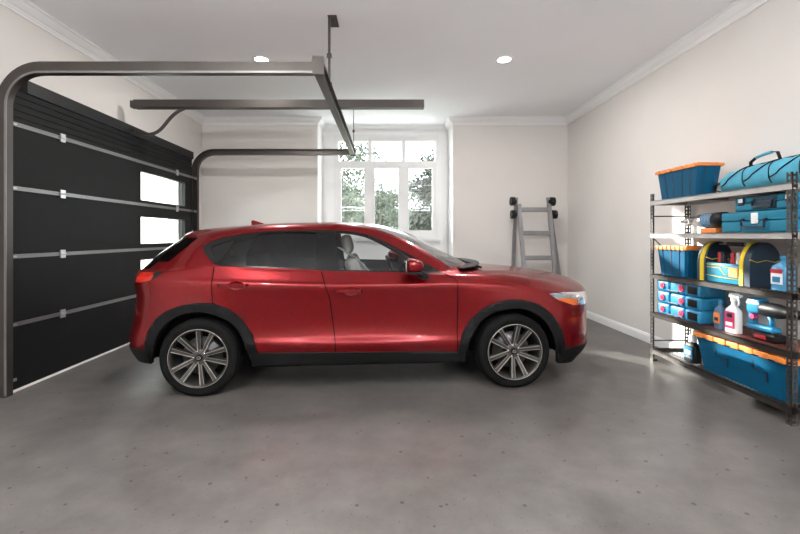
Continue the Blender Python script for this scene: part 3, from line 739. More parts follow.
# wheels
RT, RRIM = .314, .237
def wheel_meshes():
    W = {}
    t = MB()
    t.lathe([(RRIM, -.0), (RRIM+.010, .006), (RRIM+.02, .004), (RT-.045, .012), (RT-.02, .004), (RT-.006, -.012), (RT, -.03), (RT, -.055), (RT-.008, -.057), (RT-.008, -.065), (RT, -.067), (RT, -.105), (RT-.008, -.107), (RT-.008, -.115), (RT, -.117), (RT, -.16), (RT-.008, -.162), (RT-.008, -.17), (RT, -.172), (RT-.006, -.19), (RT-.02, -.205), (RRIM+.02, -.21), (RRIM, -.205)], 72, cap=False)
    W['tyre'] = t
    r = MB()
    r.lathe([(RRIM+.002, -.004), (RRIM+.001, .006), (RRIM-.006, .007), (RRIM-.012, .001), (RRIM-.018, -.012), (RRIM-.022, -.03)], 72, mi=0, cap=False)
    r.lathe([(RRIM-.022, -.03), (RRIM-.022, -.05), (RRIM-.03, -.2), (.06, -.2)], 72, mi=2, cap=False)
    r.lathe([(RRIM+.000, .0075), (RRIM-.004, .0080)], 72, mi=1, cap=False)
    for k in range(5):
        for sg in (-1, 1):
            c0 = 2*PI*k/5
            ai = c0+sg*R(18); ao = c0+sg*R(14.5)
            # spoke: outer end pairs 29 deg apart, inner end on the hub
            pi_ = Vector((.052*math.cos(ai), .052*math.sin(ai))); po = Vector(((RRIM-.010)*math.cos(ao), (RRIM-.010)*math.sin(ao)))
            d = (po-pi_).normalized(); nn = Vector((-d.y, d.x))
            w0, w1 = .013, .0185
            def q(p, w, z): return (p.x+nn.x*w, p.y+nn.y*w, z)
            zi, zo = -.030, -.004
            vs = [q(pi_, -w0, zi), q(pi_, w0, zi), q(po, w1, zo), q(po, -w1, zo),
                  q(pi_, -w0*1.2, zi-.035), q(pi_, w0*1.2, zi-.035), q(po, w1*1.1, zo-.045), q(po, -w1*1.1, zo-.045)]
            r.add(vs, [(0, 1, 2, 3), (4, 7, 6, 5), (0, 4, 5, 1), (1, 5, 6, 2), (2, 6, 7, 3), (3, 7, 4, 0)], 0)
            # machined edge on the spoke
            e0, e1 = (.35, 1.0)
            for ee in ((sg*.55, sg*1.0), (-sg*1.0, -sg*.80)):
                vs = [q(pi_, w0*ee[0], zi+.0012), q(pi_, w0*ee[1], zi+.0012), q(po, w1*ee[1], zo+.0012), q(po, w1*ee[0], zo+.0012)]
                r.add(vs, [(0, 1, 2, 3)], 1)
    r.lathe([(.072, -.07), (.068, -.036), (.055, -.028), (.030, -.026), (.0, -.026)], 30, mi=0, cap=False)
    W['rim'] = r
    h = MB()
    h.lathe([(.029, -.026), (.028, -.014), (.022, -.011), (0, -.010)], 24, mi=0, cap=False)
    # ring-and-wings mark on the cap
    ring = [(.015*math.cos(a), .012*math.sin(a), -.0095) for a in [2*PI*i/18 for i in range(18)]]
    h.tube(ring, .0014, n=5, mi=1, closed=True)
    h.tube([(-.014, .004, -.0093), (-.006, .003, -.0093), (0, -.004, -.0093), (.006, .003, -.0093), (.014, .004, -.0093)], .0013, n=5, mi=1)
    W['cap'] = h
    W['nut'] = MB().lathe([(.010, -.034), (.010, -.020), (.006, -.017), (0, -.017)], 6, cap=False, smooth=False)
    dsc = MB().lathe([(.05, -.085), (.155, -.085), (.155, -.105), (.05, -.105)], 40, cap=False)
    dsc.lathe([(.0, -.06), (.065, -.06), (.075, -.085)], 30, cap=False)
    W['disc'] = dsc
    cal = MB()
    n = 8; v2 = []
    for i in range(n+1):
        a = R(-30)+R(60)*i/n
        v2 += [(.10*math.cos(a), .10*math.sin(a)), (.172*math.cos(a), .172*math.sin(a))]
    for i in range(n):
        a0, b0, a1, b1 = v2[2*i], v2[2*i+1], v2[2*i+2], v2[2*i+3]
        cal.prism([a0, b0, b1, a1], .05, 'z', -.12)
    W['cal'] = cal
    return W
WM = wheel_meshes()
first = {}
for wx_, s, rot in ((-1.315, 1, 76), (1.315, 1, 66), (-1.315, -1, 20), (1.315, -1, 50)):
    base = Matrix.Translation((wx_-(.008 if wx_ > 0 else 0), -.922*s, RT-.002)) @ Matrix.Rotation(R(90)*s, 4, 'X')
    # z axis of the wheel meshes points outwards (-y on the near side)
    rm = base @ Matrix.Rotation(R(rot), 4, 'Z')
    def mk(key, nm, mats, par, mx):
        if key not in first: first[key] = WM[key].build(nm, mats, par); o = first[key]
        else: o = first[key].copy(); C.objects.link(o); o.parent = par
        o.matrix_local = mx; return o
    rim = mk('rim', 'wheel_rim', [M['rimgrey'], M['rimedge'], M['barrelshade']], car, rm)
    I = Matrix.Identity(4)
    mk('tyre', 'tyre', [M['tyre']], rim, I); mk('cap', 'hub_cap', [M['blk'], M['alu']], rim, Matrix.Rotation(R(-rot), 4, 'Z'))
    
    for k in range(5):
        a = 2*PI*(k+.5)/5; mk('nut', 'lug_nut', [M['chrome']], rim, Matrix.Translation((.049*math.cos(a), .049*math.sin(a), 0)))
    mk('disc', 'brake_disc', [M['disc']], rim, I)
    mk('cal', 'brake_caliper', [M['inter']], rim, Matrix.Rotation(R(-rot+(180 if wx_ > 0 else 0)), 4, 'Z'))
bm.free()

# ------------------------------------------------------------------ ladder by the back wall
ld = thing('folding_ladder', 'grey aluminium folding ladder with black hinge knobs beyond the hood', 'ladder', (2.43, 6.95, 0))
def lx(px, z=6.95): return (px-387)*z/420-2.43
def lz(py, z=6.95): return 1.3+(236-py)*z/420
for (xt, xb, nm) in ((519, 523.5, 'left'), (549, 553.0, 'right')):
    m = MB(); a, b = lx(xt), lx(xb-1)
    sl = (lx(xb)-lx(xt))/(lz(205)-0.9)
    zt = lz(204); x0 = lx(xt); xf = x0+sl*zt*.35
    m.add([(x0-.032, -.02, zt), (x0+.032, -.02, zt), (x0+.032, .02, zt), (x0-.032, .02, zt), (xf-.032, -.30, .02), (xf+.032, -.30, .02), (xf+.032, -.26, .02), (xf-.032, -.26, .02)],
          [(0, 1, 2, 3), (4, 7, 6, 5), (0, 4, 5, 1), (1, 5, 6, 2), (2, 6, 7, 3), (3, 7, 4, 0)])
    m.build('side_rail', M['ladder'], ld)
    MB().box((xf-.038, -.31, 0), (xf+.038, -.25, .05)).build('rubber_foot', M['blk'], ld)
for (xt, xb) in ((516.4, 516.9), (548.5, 562)):
    zt = lz(197.5); x0 = lx(xt); xf = lx(xt)+(lx(xb)-lx(xt))*1.75*(1 if xb > 530 else .9)
    m = MB().add([(x0-.028, .0, zt), (x0+.028, .0, zt), (x0+.028, .04, zt), (x0-.028, .04, zt), (xf-.028, .30, .02), (xf+.028, .30, .02), (xf+.028, .34, .02), (xf-.028, .34, .02)],
          [(0, 1, 2, 3), (4, 7, 6, 5), (0, 4, 5, 1), (1, 5, 6, 2), (2, 6, 7, 3), (3, 7, 4, 0)])
    m.build('rear_leg', M['ladder'], ld)
    MB().box((xf-.034, .29, 0), (xf+.034, .35, .05)).build('rubber_foot', M['blk'], ld)
zt = lz(204)
for k, z in enumerate((lz(209.5), lz(232.8), lz(257), lz(281), lz(305))):
    t = (zt-z)/zt; yy = -.02-.27*t; xo = .025*t
    m = MB().box((lx(521.5)+xo, yy-.02, z-.045), (lx(548)+xo, yy+.025, z+.032), bev=.008)
    for j in range(4): m.box((lx(522)+xo, yy-.023, z-.022+j*.012), (lx(547.5)+xo, yy-.018, z-.017+j*.012))
    m.box((lx(520.5)+xo, yy-.028, z-.025), (lx(524)+xo, yy-.018, z+.02)).box((lx(546)+xo, yy-.028, z-.025), (lx(549.5)+xo, yy-.018, z+.02))
    m.build('rung', M['ladder'], ld)
for px, py, dx in ((512.6, 201.3, -1), (513.2, 214.5, -1), (552.4, 201.6, 1), (554.4, 214.5, 1)):
    m = MB().cyl((lx(px)-.035, 0, lz(py)), (lx(px)+.035, 0, lz(py)), .066, n=20).cyl((lx(px)-.04*dx-.01, 0, lz(py)), (lx(px)-.06*dx, 0, lz(py)), .03, n=14)
    for q in range(8):
        a = 2*PI*q/8; m.box((lx(px)-.036, math.cos(a)*.064-.008, lz(py)+math.sin(a)*.064-.008), (lx(px)+.036, math.cos(a)*.064+.008, lz(py)+math.sin(a)*.064+.008))
    m.build('hinge_knob', M['blk'], ld)

# ------------------------------------------------------------------ storage rack
RX0, RX1, RY0, RY1, RH = 2.765, 3.165, 2.868, 4.41, 1.74
rk = thing('shelving_unit', 'dark slotted steel five-shelf rack against the right wall', 'shelving unit', (RX0, RY0, 0))
def slotted(x, y, sx, sy):
    """L-shaped slotted post, flanges along x and y"""
    m = MB(); w, t = .040, .003
    step = .038
    def flange(ax):
        def bx(a0, a1, z0, z1):
            if ax == 'x': m.box((x+sx*a0, y, z0), (x+sx*a1, y+sy*t, z1))
            else: m.box((x, y+sy*a0, z0), (x+sx*t, y+sy*a1, z1))
        bx(0, .012, 0, RH); bx(.028, w, 0, RH)
        z = 0
        while z < RH-.01:
            bx(.012, .028, z, min(z+.016, RH)); z += step
    flange('x'); flange('y')
    m.box((x-.002*sx, y-.002*sy, 0), (x+sx*.045, y+sy*.045, .02), 0)
    return m.build('upright_post', M['post'], rk)
W_, D_ = RX1-RX0, RY1-RY0
slotted(0, 0, 1, 1); slotted(0, D_, 1, -1); slotted(W_, 0, -1, 1); slotted(W_, D_, -1, -1)
SH = [1.665, 1.325, .905, .505, .125]
for k, z in enumerate(SH):
    mt = M['shelfw'] if k < 2 else M['rack']
    m = MB(); e = .004
    m.box((-.003, .0, z-.045), (.012, D_, z), 0).box((W_-.012, 0, z-.045), (W_, D_, z), 0)
    m.box((0, 0, z-.045), (W_, .012, z), 0).box((0, D_-.012, z-.045), (W_, D_, z), 0)
    m.box((-.003, 0, z-.008), (.03, D_, z-.002), 0)
    if k in (0, 1):
        m.box((.012, .012, z-.012), (W_-.012, D_-.012, z-.004), 0)
        for j in (1, 2): m.box((.012, D_*j/3-.015, z-.035), (W_-.012, D_*j/3+.015, z-.012), 0)
    elif k == 3:
        m.box((.012, .012, z-.014), (W_-.012, D_-.012, z-.003), 1)
    else:
        n = 44
        for j in range(1, n): m.box((.01, D_*j/n-.0015, z-.007), (W_-.01, D_*j/n+.0015, z-.004), 0)
        for j in range(1, 9): m.box((W_*j/9-.0015, .01, z-.010), (W_*j/9+.0015, D_-.01, z-.007), 0)
    m.build('shelf', [mt, M['board']], rk)
MB().box((.02, D_-.010, 1.50), (W_-.02, D_-.004, 1.512)).box((.02, D_-.010, .20), (W_-.02, D_-.004, .212)).build('end_brace', M['rack'], rk)
MB().tube([(0.03, D_-.014, 1.27), (W_-.03, D_-.014, .93)], 0, flat=(.02, .004)).build('diagonal_brace', M['rack'], rk)

# ---- totes
def tote(x0, x1, y0, y1, z0, h, label, lidh=.035, nrib=4, handle=False):
    t = thing('storage_tote', label, 'storage tote', ((x0+x1)/2, (y0+y1)/2, z0), group='blue totes with orange lids')
    wx_, wy_ = (x1-x0)/2, (y1-y0)/2; tp = .86; m = MB()
    n = 0
    def ring(f, z, ins=0): 
        a, b = wx_*f-ins, wy_*f-ins; c = .02
        return [(-a+c, -b, z), (a-c, -b, z), (a, -b+c, z), (a, b-c, z), (a-c, b, z), (-a+c, b, z), (-a, b-c, z), (-a, -b+c, z)]
    R0, R1 = ring(tp, 0), ring(1.0, h-lidh)
    vs = R0+R1; fs = [[i, (i+1) % 8, 8+(i+1) % 8, 8+i] for i in range(8)]+[list(range(7, -1, -1)), list(range(8, 16))]
    m.add(vs, fs)
    def lerp(fr, side, s): # rib on face
        pass
    for side in (-1, 1):
        for j in range(nrib):
            yy = (-1+2*(j+.5)/nrib)*.86
            if nrib >= 4 and j % 2: yy -= .07
            a0 = Vector((side*wx_*tp, yy*wy_*tp, .004)); a1 = Vector((side*wx_, yy*wy_, h-lidh))
            m.tube([a0, a1], 0, flat=(.009, .006), mi=1)
        for j in (-.45, .45):
            a0 = Vector((j*wx_*tp, side*wy_*tp, .004)); a1 = Vector((j*wx_, side*wy_, h-lidh)); m.tube([a0, a1], 0, flat=(.009, .006), mi=1)
    body = m.build('tote_body', [M['blue'], M['navy']], t)
    if handle:
        for c in (-.45, .35):
            hm = MB()
            yy = c*wy_; zz = h*.55; xx = -(wx_*(tp+(1-tp)*.55))-.006
            hm.tube([(xx+.004, yy+.10, zz+.07), (xx+.003, yy+.06, zz+.07), (xx+.003, yy+.06, zz-.01), (xx+.002, yy+.02, zz-.01), (xx+.002, yy-.02, zz-.01), (xx+.002, yy-.06, zz-.01), (xx+.001, yy-.06, zz-.08)], 0, flat=(.01, .01))
            hm.build('moulded_grip', M['navy'], body)
    l = MB(); o = .012
    l.box((-wx_-o, -wy_-o, h-lidh), (wx_+o, wy_+o, h-.008), bev=.006)
    l.box((-wx_*.86, -wy_*.92, h-.012), (wx_*.86, wy_*.92, h))
    k = 7
    for j in range(k):
        yy = (-1+2*(j+.5)/k)*wy_
        for sd in (-1, 1): l.box((sd*(wx_+o)-.006, yy-wy_/k*.55, h-lidh-.003), (sd*(wx_+o)+.006, yy+wy_/k*.55, h-.004), bev=.003)
    l.build('tote_lid', M['orange'], t)
    return t
tote(2.79, 3.005, 3.76, 4.345, SH[0], .30, 'blue tote with orange lid on the top shelf, left of the duffel bag')
tote(2.80, 3.04, 3.93, 4.36, SH[2], .30, 'blue tote with orange lid on the middle shelf, left of the yellow tool carrier', lidh=.04, nrib=3)
tote(2.785, 3.14, 2.90, 3.80, SH[4], .325, 'large long blue tote with orange lid filling the bottom shelf', lidh=.045, nrib=0, handle=True)

# ---- duffel bag
df = thing('duffel_bag', 'sky blue duffel bag with black piping lying on the top shelf', 'bag', (2.96, 3.14, SH[0]))
secs_ = []; n = 28; K = 26; Ld = .48
m = MB(); vs = []; fs = []
def dsec(t):
    y = Ld*(1-2*t); e = 1-abs(2*t-1)**4.5; rt = .145*(.60+.40*e**.5 if e > 0 else .6)
    hz = (.185+.035*t)*(.55+.45*max(e, 0)**.5)
    return y, rt, hz
for i in range(n+1):
    y, rt, hz = dsec(i/n)
    for k in range(K):
        a = 2*PI*k/K; c, s_ = math.cos(a), math.sin(a)
        x = rt*(abs(c)**.8)*(1 if c > 0 else -1); z = hz*.5+hz*.5*(abs(s_)**.75)*(1 if s_ > 0 else -1)
        wr = .004*math.sin(9*y*6+3*a)*(1 if s_ > -.3 else 0)
        vs.append((x*(1+wr*3), y, max(z+wr, 0)))
for i in range(n):
    for k in range(K): fs.append([i*K+k, i*K+(k+1) % K, (i+1)*K+(k+1) % K, (i+1)*K+k])
fs += [list(range(K))[::-1], [n*K+k for k in range(K)]]
m.add(vs, fs, 0, True); m.build('bag_body', M['sky'], df)
m = MB()
def dpt(t, a, o=.004):
    y, rt, hz = dsec(t); c, s_ = math.cos(a), math.sin(a)
    return (rt*(abs(c)**.8)*(1 if c > 0 else -1)*(1+o*6), y, max(hz*.5+hz*.5*(abs(s_)**.75)*(1 if s_ > 0 else -1)+o*(1 if s_ > 0 else 0), .004))
for t0 in (.28, .52, .76):     # curved piping of the front pockets
    m.tube([dpt(t0-.22*(q/14)**2.4, PI*(.58+.50*(q/14)**.8)) for q in range(15)], .005, n=6)
    m.tube([dpt(t0+.025, PI*(.52+.70*q/14)) for q in range(15)], .0035, n=6)
m.tube([dpt(.05+.9*q/20, PI*.55) for q in range(21)], .005, n=6)
m.build('piping', M['blk'], df)
m = MB(); y0_, y1_ = .21, -.05
hp = [(-.06, y0_, .165), (-.062, y0_-.005, .222), (-.06, y0_-.05, .250), (-.055, .10, .264), (-.055, .03, .270), (-.058, -.02, .262), (-.062, y1_, .19)]
m.tube(hp[:3], 0, flat=(.022, .008)).tube(hp[4:], 0, flat=(.022, .008)).tube(hp[2:5], .012, n=8, mi=1)
m.build('carry_handle', [M['blk'], M['sky']], df)
MB().tube([(-.10, .42, .10), (-.12, .49, .07), (-.12, .50, .03), (-.10, .44, .008)], 0, flat=(.028, .005)).build('shoulder_strap', M['blk'], df)

# ---- tool cases on the second shelf
def toolcase(x0, x1, y0, y1, z0, h, label, white_latch):
    t = thing('tool_case', label, 'tool case', ((x0+x1)/2, (y0+y1)/2, z0), group='teal tool cases')
    a, b = (x1-x0)/2, (y1-y0)/2
    MB().box((-a, -b, 0), (a, b, h*.56), bev=.012).box((-a-.006, -b+.03, .01), (-a+.02, -b*.38, h*.52), bev=.005).box((-a-.006, b*.38, .01), (-a+.02, b-.03, h*.52), bev=.005).build('case_base', M['teal'], t)
    MB().box((-a, -b, h*.565), (a, b, h), bev=.012).box((-a-.004, -b+.03, h*.6), (-a+.02, b-.03, h*.64)).build('case_lid', M['teal'], t)
    m = MB(); w = b*.30
    m.tube([(-a, -w, h*.62), (-a-.02, -w, h*.60), (-a-.022, -w, h*.28), (-a-.022, w, h*.28), (-a-.02, w, h*.60), (-a, w, h*.62)], 0, flat=(.014, .018))
    m.build('case_handle', M['navy'], t)
    if not white_latch: MB().box((-a-.003, -w*1.25, h*.12), (-a+.01, w*1.25, h*.9), bev=.002).build('handle_recess', M['navy'], t)  # flat navy panel paints in the dark of the recess
    if white_latch: L_ = [0]
    else: L_ = [-b*.74, b*.74]
    for yy in L_:
        l = MB().box((-a-.012, yy-.026, h*.42), (-a+.004, yy+.026, h*.92), 1 if white_latch else 0, bev=.004)
        if not white_latch: l.box((-a-.014, yy-.02, h*.62), (-a, yy+.02, h*.88), 1)
        l.build('latch', [M['navy'], M['white']], t)
    return t
toolcase(2.80, 3.12, 2.87, 3.52, SH[1], .165, 'wide teal tool case with a white latch on the second shelf, lower of two', True)
toolcase(2.815, 3.08, 2.865, 3.40, SH[1]+.166, .115, 'smaller teal tool case with two latches, stacked on the wider case', False)

# ---- rotary tool on the second shelf
rt = thing('rotary_tool', 'power tool with chrome nose, ribbed blue barrel and black cap on the second shelf', 'power tool', (2.90, 3.89, SH[1]))
m = MB(); T_ = Matrix.Translation((0, -.30, .115)) @ Matrix.Rotation(R(-90), 4, 'X')
m.lathe([(.0, 0), (.060, 0), (.068, .01), (.068, .10), (.060, .105)], 28, mx=T_, cap=False); m.build('end_cap', M['blk'], rt)
m = MB(); pr = []
for j in range(7): pr += [(.066, .105+j*.018), (.066, .113+j*.018), (.056, .115+j*.018), (.056, .121+j*.018)]
m.lathe(pr, 28, mx=T_, smooth=False)
for j in range(7): m.lathe([(.0665, .106+j*.018), (.0665, .109+j*.018)], 28, mx=T_, smooth=False, cap=False, mi=1)
m.build('ribbed_barrel', [M['cyan'], M['white']], rt)
m = MB().lathe([(.055, .23), (.058, .29), (.042, .33), (.045, .38), (.028, .40), (.028, .44), (.038, .445), (.038, .47), (.016, .48), (.016, .54), (0, .545)], 20, mx=T_, cap=False)
m.build('chrome_nose', M['chrome'], rt)
MB().box((-.045, -.24, 0), (.045, -.06, .045), bev=.01).box((-.02, -.2, .04), (.02, -.1, .065), 1).build('battery_base', [M['orange'], M['blk']], rt)

# ---- tool carrier
tc_ = thing('tool_carrier', 'open teal tool carrier with round black and yellow ends and a bar handle', 'tool carrier', (2.94, 3.535, SH[2]))
hy = .255
m = MB().box((-.10, -hy+.03, 0), (.10, hy-.03, .02)).box((-.115, -hy+.03, .0), (-.095, hy-.03, .165), bev=.006).box((.095, -hy+.03, .0), (.115, hy-.03, .165), bev=.006)
m.build('tray', M['teal'], tc_)
MB().tube([(-.118, hy-.05, .15), (-.119, .0, .15), (-.119, -.03, .13), (-.119, -.06, .135)], .0035, n=6).tube([(-.118, hy-.05, .125), (-.119, .03, .125), (-.119, -.02, .075), (-.119, -.06, .07)], .003, n=6).tube([(-.118, hy-.04, .06), (-.119, -.0, .045), (-.119, -.18, .04)], .0035, n=6).build('lime_piping', M['yellow'], tc_)
MB().box((-.122, -.155, .06), (-.114, -.07, .135)).build('badge', M['orange'], tc_)
def arch(rw, hh, n=18):
    p = [(-rw, 0)]
    for k in range(n+1):
        a = PI-PI*k/n; p.append((rw*math.cos(a), hh*.45+hh*.55*math.sin(a)))
    return p+[(rw, 0)]
for sg in (-1, 1):
    c = sg*(hy-.03)
    MB().prism(arch(.125, .345), .10, 'y', c-.05, smooth=False).build('end_pocket', M['navy'], tc_)
    yb = MB(); ap = arch(.129, .350)
    o_ = [(p[0], p[1]) for p in ap]; i_ = [(p[0]*.90, p[1]*.93) for p in ap]
    q0 = c-.054 if sg > 0 else c-.058
    for y_ in ((c+.01, c+.045) if sg < 0 else (c-.03, c+.015),):
        vs = [(p[0], y_[0], p[1]) for p in o_]+[(p[0], y_[1], p[1]) for p in o_]+[(p[0], y_[1], p[1]) for p in i_]+[(p[0], y_[0], p[1]) for p in i_]
        k = len(o_); fs = []
        for j in range(k-1):
            for w in range(4): fs.append([w*k+j, w*k+j+1, ((w+1) % 4)*k+j+1, ((w+1) % 4)*k+j])
        yb.add(vs, fs)
    yb.build('yellow_band', M['yellow'], tc_)
    MB().tube([(-.127, c-.052, .21), (-.07, c-.054, .19), (0, c-.054, .205), (.07, c-.054, .19), (.127, c-.052, .21)], .003, n=6).build('pocket_stitching', M['yellow'], tc_)
MB().cyl((0, -hy, .325), (0, hy, .325), .008, n=12).cyl((0, -.08, .325), (0, .09, .325), .017, n=16, mi=1).build('bar_handle', [M['alu'], M['blk']], tc_)
random.seed(4)
tools = [('screwdriver', 'red', -.02), ('pliers', 'blk', .05), ('screwdriver', 'white', -.10), ('socket_wrench', 'alu', -.16), ('screwdriver', 'navy', .12), ('screwdriver', 'red', .17)]
tl_lab = {-.02: 'red-handled screwdriver in the middle of the tool carrier', .05: 'black-handled pliers standing in the tool carrier', -.10: 'white-handled screwdriver in the tool carrier', -.16: 'silver wrench in the tool carrier next to its round end', .12: 'dark blue screwdriver in the tool carrier', .17: 'red screwdriver in the tool carrier nearest the tote'}
for nm, mt, y in tools:
    t = thing(nm, tl_lab[y], 'hand tool', (2.90, 3.535+y*.72, SH[2]+.021))
    if nm == 'screwdriver':
        MB().cyl((0, 0, 0), (0, 0, .14), .004, n=8).build('shaft', M['alu'], t)
        MB().lathe([(.006, .13), (.015, .14), (.017, .17), (.013, .19), (.017, .21), (.015, .235), (0, .24)], 12).build('handle', M[mt], t)
    elif nm == 'pliers':
        MB().tube([(0, -.02, .22), (0, -.018, .14), (0, 0, .08)], .008, n=8).tube([(0, .02, .22), (0, .018, .14), (0, 0, .08)], .008, n=8).build('handle', M['blk'], t)
        MB().box((-.008, -.014, .0), (.008, .014, .085), bev=.004).build('jaw', M['alu'], t)
    else:
        MB().box((-.005, -.010, 0), (.005, .010, .17), bev=.002).cyl((-.01, 0, .19), (.012, 0, .19), .024, n=16).build('wrench_body', M['alu'], t)
        MB().box((-.007, -.012, .03), (.007, .012, .10), bev=.002).build('grip', M['blk'], t)

# ---- bottles
def oval_bottle(name, label, loc, w, d, h, body, capm, neck=.014, shoulder=.72, grip=False, rz=0):
    """w along the shelf (local y), d through it (local x)"""
    t = thing(name, label, 'bottle', loc, rz)
    m = MB(); prof = [(1, .0), (1, .02), (1, shoulder-.06), (.9, shoulder), (.6, shoulder+.09), (neck/(w/2), shoulder+.14), (neck/(w/2), .93)]
    n = 28; vs = []; fs = []
    for s_, zf in prof:
        for k in range(n):
            a = 2*PI*k/n; c, q = math.cos(a), math.sin(a)
            p = .55 if s_ > .7 else 1
            xx = (abs(c)**p)*(1 if c > 0 else -1)*d/2*(s_ if s_*w > d*.0 else s_); yy = (abs(q)**p)*(1 if q > 0 else -1)*w/2*s_
            if s_ < .55: xx = c*neck; yy = q*neck
            vs.append((xx, yy, zf*h))
    for i in range(len(prof)-1):
        for k in range(n): fs.append([i*n+k, i*n+(k+1) % n, (i+1)*n+(k+1) % n, (i+1)*n+k])
    fs += [list(range(n))[::-1], [(len(prof)-1)*n+k for k in range(n)]]
    m.add(vs, fs, 0, True); b = m.build('bottle_body', body, t)
    return t
def lab_panel(t, x, y0, y1, z0, z1, mt, name='label_panel'):
    return MB().box((x-.0015, y0, z0), (x+.004, y1, z1), bev=.0012).build(name, mt, t)
t = oval_bottle('washer_fluid_bottle', 'sky blue fluid bottle right of the tool carrier, beside the near post', (2.875, 3.045, SH[2]), .13, .10, .245, M['liquid'], None)
MB().lathe([(.02, .225), (.02, .25), (.017, .252), (0, .252)], 18).build('bottle_cap', M['cyan'], t)
lab_panel(t, -.052, -.045, .045, .045, .135, M['white']); lab_panel(t, -.054, -.045, .045, .125, .155, M['red'], 'red_label_band'); lab_panel(t, -.0545, -.03, .03, .06, .10, M['cyan'], 'blue_label_mark')
t = oval_bottle('coolant_jug', 'teal fluid jug at the near end of the middle shelf, partly behind the post', (3.05, 2.975, SH[2]), .12, .12, .27, M['teal'], None)
MB().lathe([(.02, .248), (.02, .275), (0, .277)], 18).build('bottle_cap', M['white'], t)
# white spray bottle
t = oval_bottle('spray_bottle', 'white trigger spray bottle with pink label on the fourth shelf', (2.86, 3.465, SH[3]), .115, .06, .25, M['white'], None, shoulder=.66)
MB().cyl((0, 0, .225), (0, 0, .255), .018, n=16).box((-.012, -.06, .25), (.012, .035, .285), bev=.008).cyl((0, -.06, .27), (0, -.075, .27), .008, n=10).build('spray_head', M['white'], t)
MB().tube([(0, -.035, .255), (0, -.05, .23), (0, -.042, .20)], .006, n=8).build('trigger', M['white'], t)
t.scale = (1.12, 1.12, 1.14); lab_panel(t, -.0315, -.042, .042, .03, .15, M['pink']); lab_panel(t, -.033, -.03, .03, .05, .075, M['white'], 'white_label_band'); lab_panel(t, -.0335, -.025, .02, .11, .14, M['navy'], 'dark_label_mark')
t = oval_bottle('cleaner_bottle', 'slate blue bottle with orange label beside the white spray bottle', (2.86, 3.60, SH[3]), .085, .07, .235, mat('slate_plastic', (.06, .13, .22), .35, var=.05), None)
MB().lathe([(.018, .215), (.018, .25), (0, .252)], 16).build('bottle_cap', M['cyan'], t)
lab_panel(t, -.037, -.032, .032, .05, .14, M['orange']); lab_panel(t, -.0385, -.02, .02, .07, .10, M['navy'], 'dark_label_mark')
# jug on the bottom shelf
t = oval_bottle('oil_jug', 'black jug with white neck and blue label on the bottom shelf', (2.86, 3.93, SH[4]), .15, .09, .215, M['blk'], None, shoulder=.74)
MB().lathe([(.032, .185), (.03, .20), (.024, .21), (.024, .25), (0, .252)], 18).build('bottle_cap', M['white'], t)
MB().tube([(0, .03, .185), (0, .05, .225), (0, .0, .245)], .008, n=8).build('jug_handle', M['white'], t)
lab_panel(t, -.0465, -.055, .055, .035, .14, M['cyan']); lab_panel(t, -.048, -.04, .035, .07, .11, M['white'], 'white_label_band'); lab_panel(t, -.0485, -.03, .01, .045, .06, M['orange'], 'orange_label_mark')

# ---- three stacked organiser cases
def organiser(z, label):
    t = thing('organiser_case', label, 'organiser case', (2.92, 4.055, z), group='stacked cyan organiser cases')
    a, b, h = .125, .305, .118
    m = MB()
    for j in range(3):
        y0 = -b+2*b*j/3; m.box((-a, y0+.004, .002), (a, y0+2*b/3-.004, h-.002), bev=.022)
    m.box((-a+.02, -b+.01, .01), (a-.01, b-.01, h-.012))
    m.build('case_body', M['cyan'], t)
    for yy in (-.07, .20):
        MB().cyl((-a-.012, yy, h/2), (-a+.004, yy, h/2), .030, n=20).cyl((-a-.016, yy, h/2), (-a-.01, yy, h/2), .018, n=16, mi=1).build('round_latch', [M['pink'], M['red']], t)
    MB().box((-a-.008, -.035, .008), (-a+.01, .13, .026), bev=.003).build('front_grip', M['navy'], t)
    MB().box((-a-.004, -.27, .025), (-a+.01, -.15, h-.025), bev=.004).build('dark_side_panel', M['blk'], t)
    return t
o1 = organiser(SH[3], 'cyan organiser case with round pink latches, bottom of the stack of three')
dup(o1, (2.92, 4.055, SH[3]+.1185), 'cyan organiser case with round pink latches, middle of the stack of three')
dup(o1, (2.92, 4.055, SH[3]+.237), 'cyan organiser case with round pink latches, top of the stack of three')

# ---- cordless tool on the fourth shelf
dr = thing('cordless_drill', 'blue cordless power tool with long black barrel on the fourth shelf', 'power tool', (2.90, 3.22, SH[3]))
m = MB().box((-.045, .0, .19), (.045, .13, .31), bev=.025)
m.box((-.046, .01, .265), (.046, .12, .28), 1).box((-.03, .085, .10), (.03, .125, .22), bev=.014).box((-.04, -.10, .065), (.04, .13, .11), bev=.015).tube([(0, -.03, .20), (0, -.06, .15), (0, -.06, .10)], .018, n=10)
m.build('tool_housing', [M['cyan'], M['white']], dr)
T_ = Matrix.Translation((0, .01, .235)) @ Matrix.Rotation(R(90), 4, 'X')
MB().lathe([(.05, 0), (.055, .02), (.055, .12), (.045, .17), (.035, .20), (.035, .27), (.02, .29), (.02, .33), (0, .335)], 26, mx=T_).build('barrel', M['blk'], dr)
MB().cyl((-.04, .075, .165), (.0, .075, .165), .020, n=14).build('pink_trigger', M['pink'], dr)
MB().box((-.05, -.13, .0), (.05, .07, .06), bev=.012).build('battery', M['blk'], dr)
MB().box((-.053, -.06, .012), (-.046, .04, .042), bev=.002).build('battery_badge', M['red'], dr)

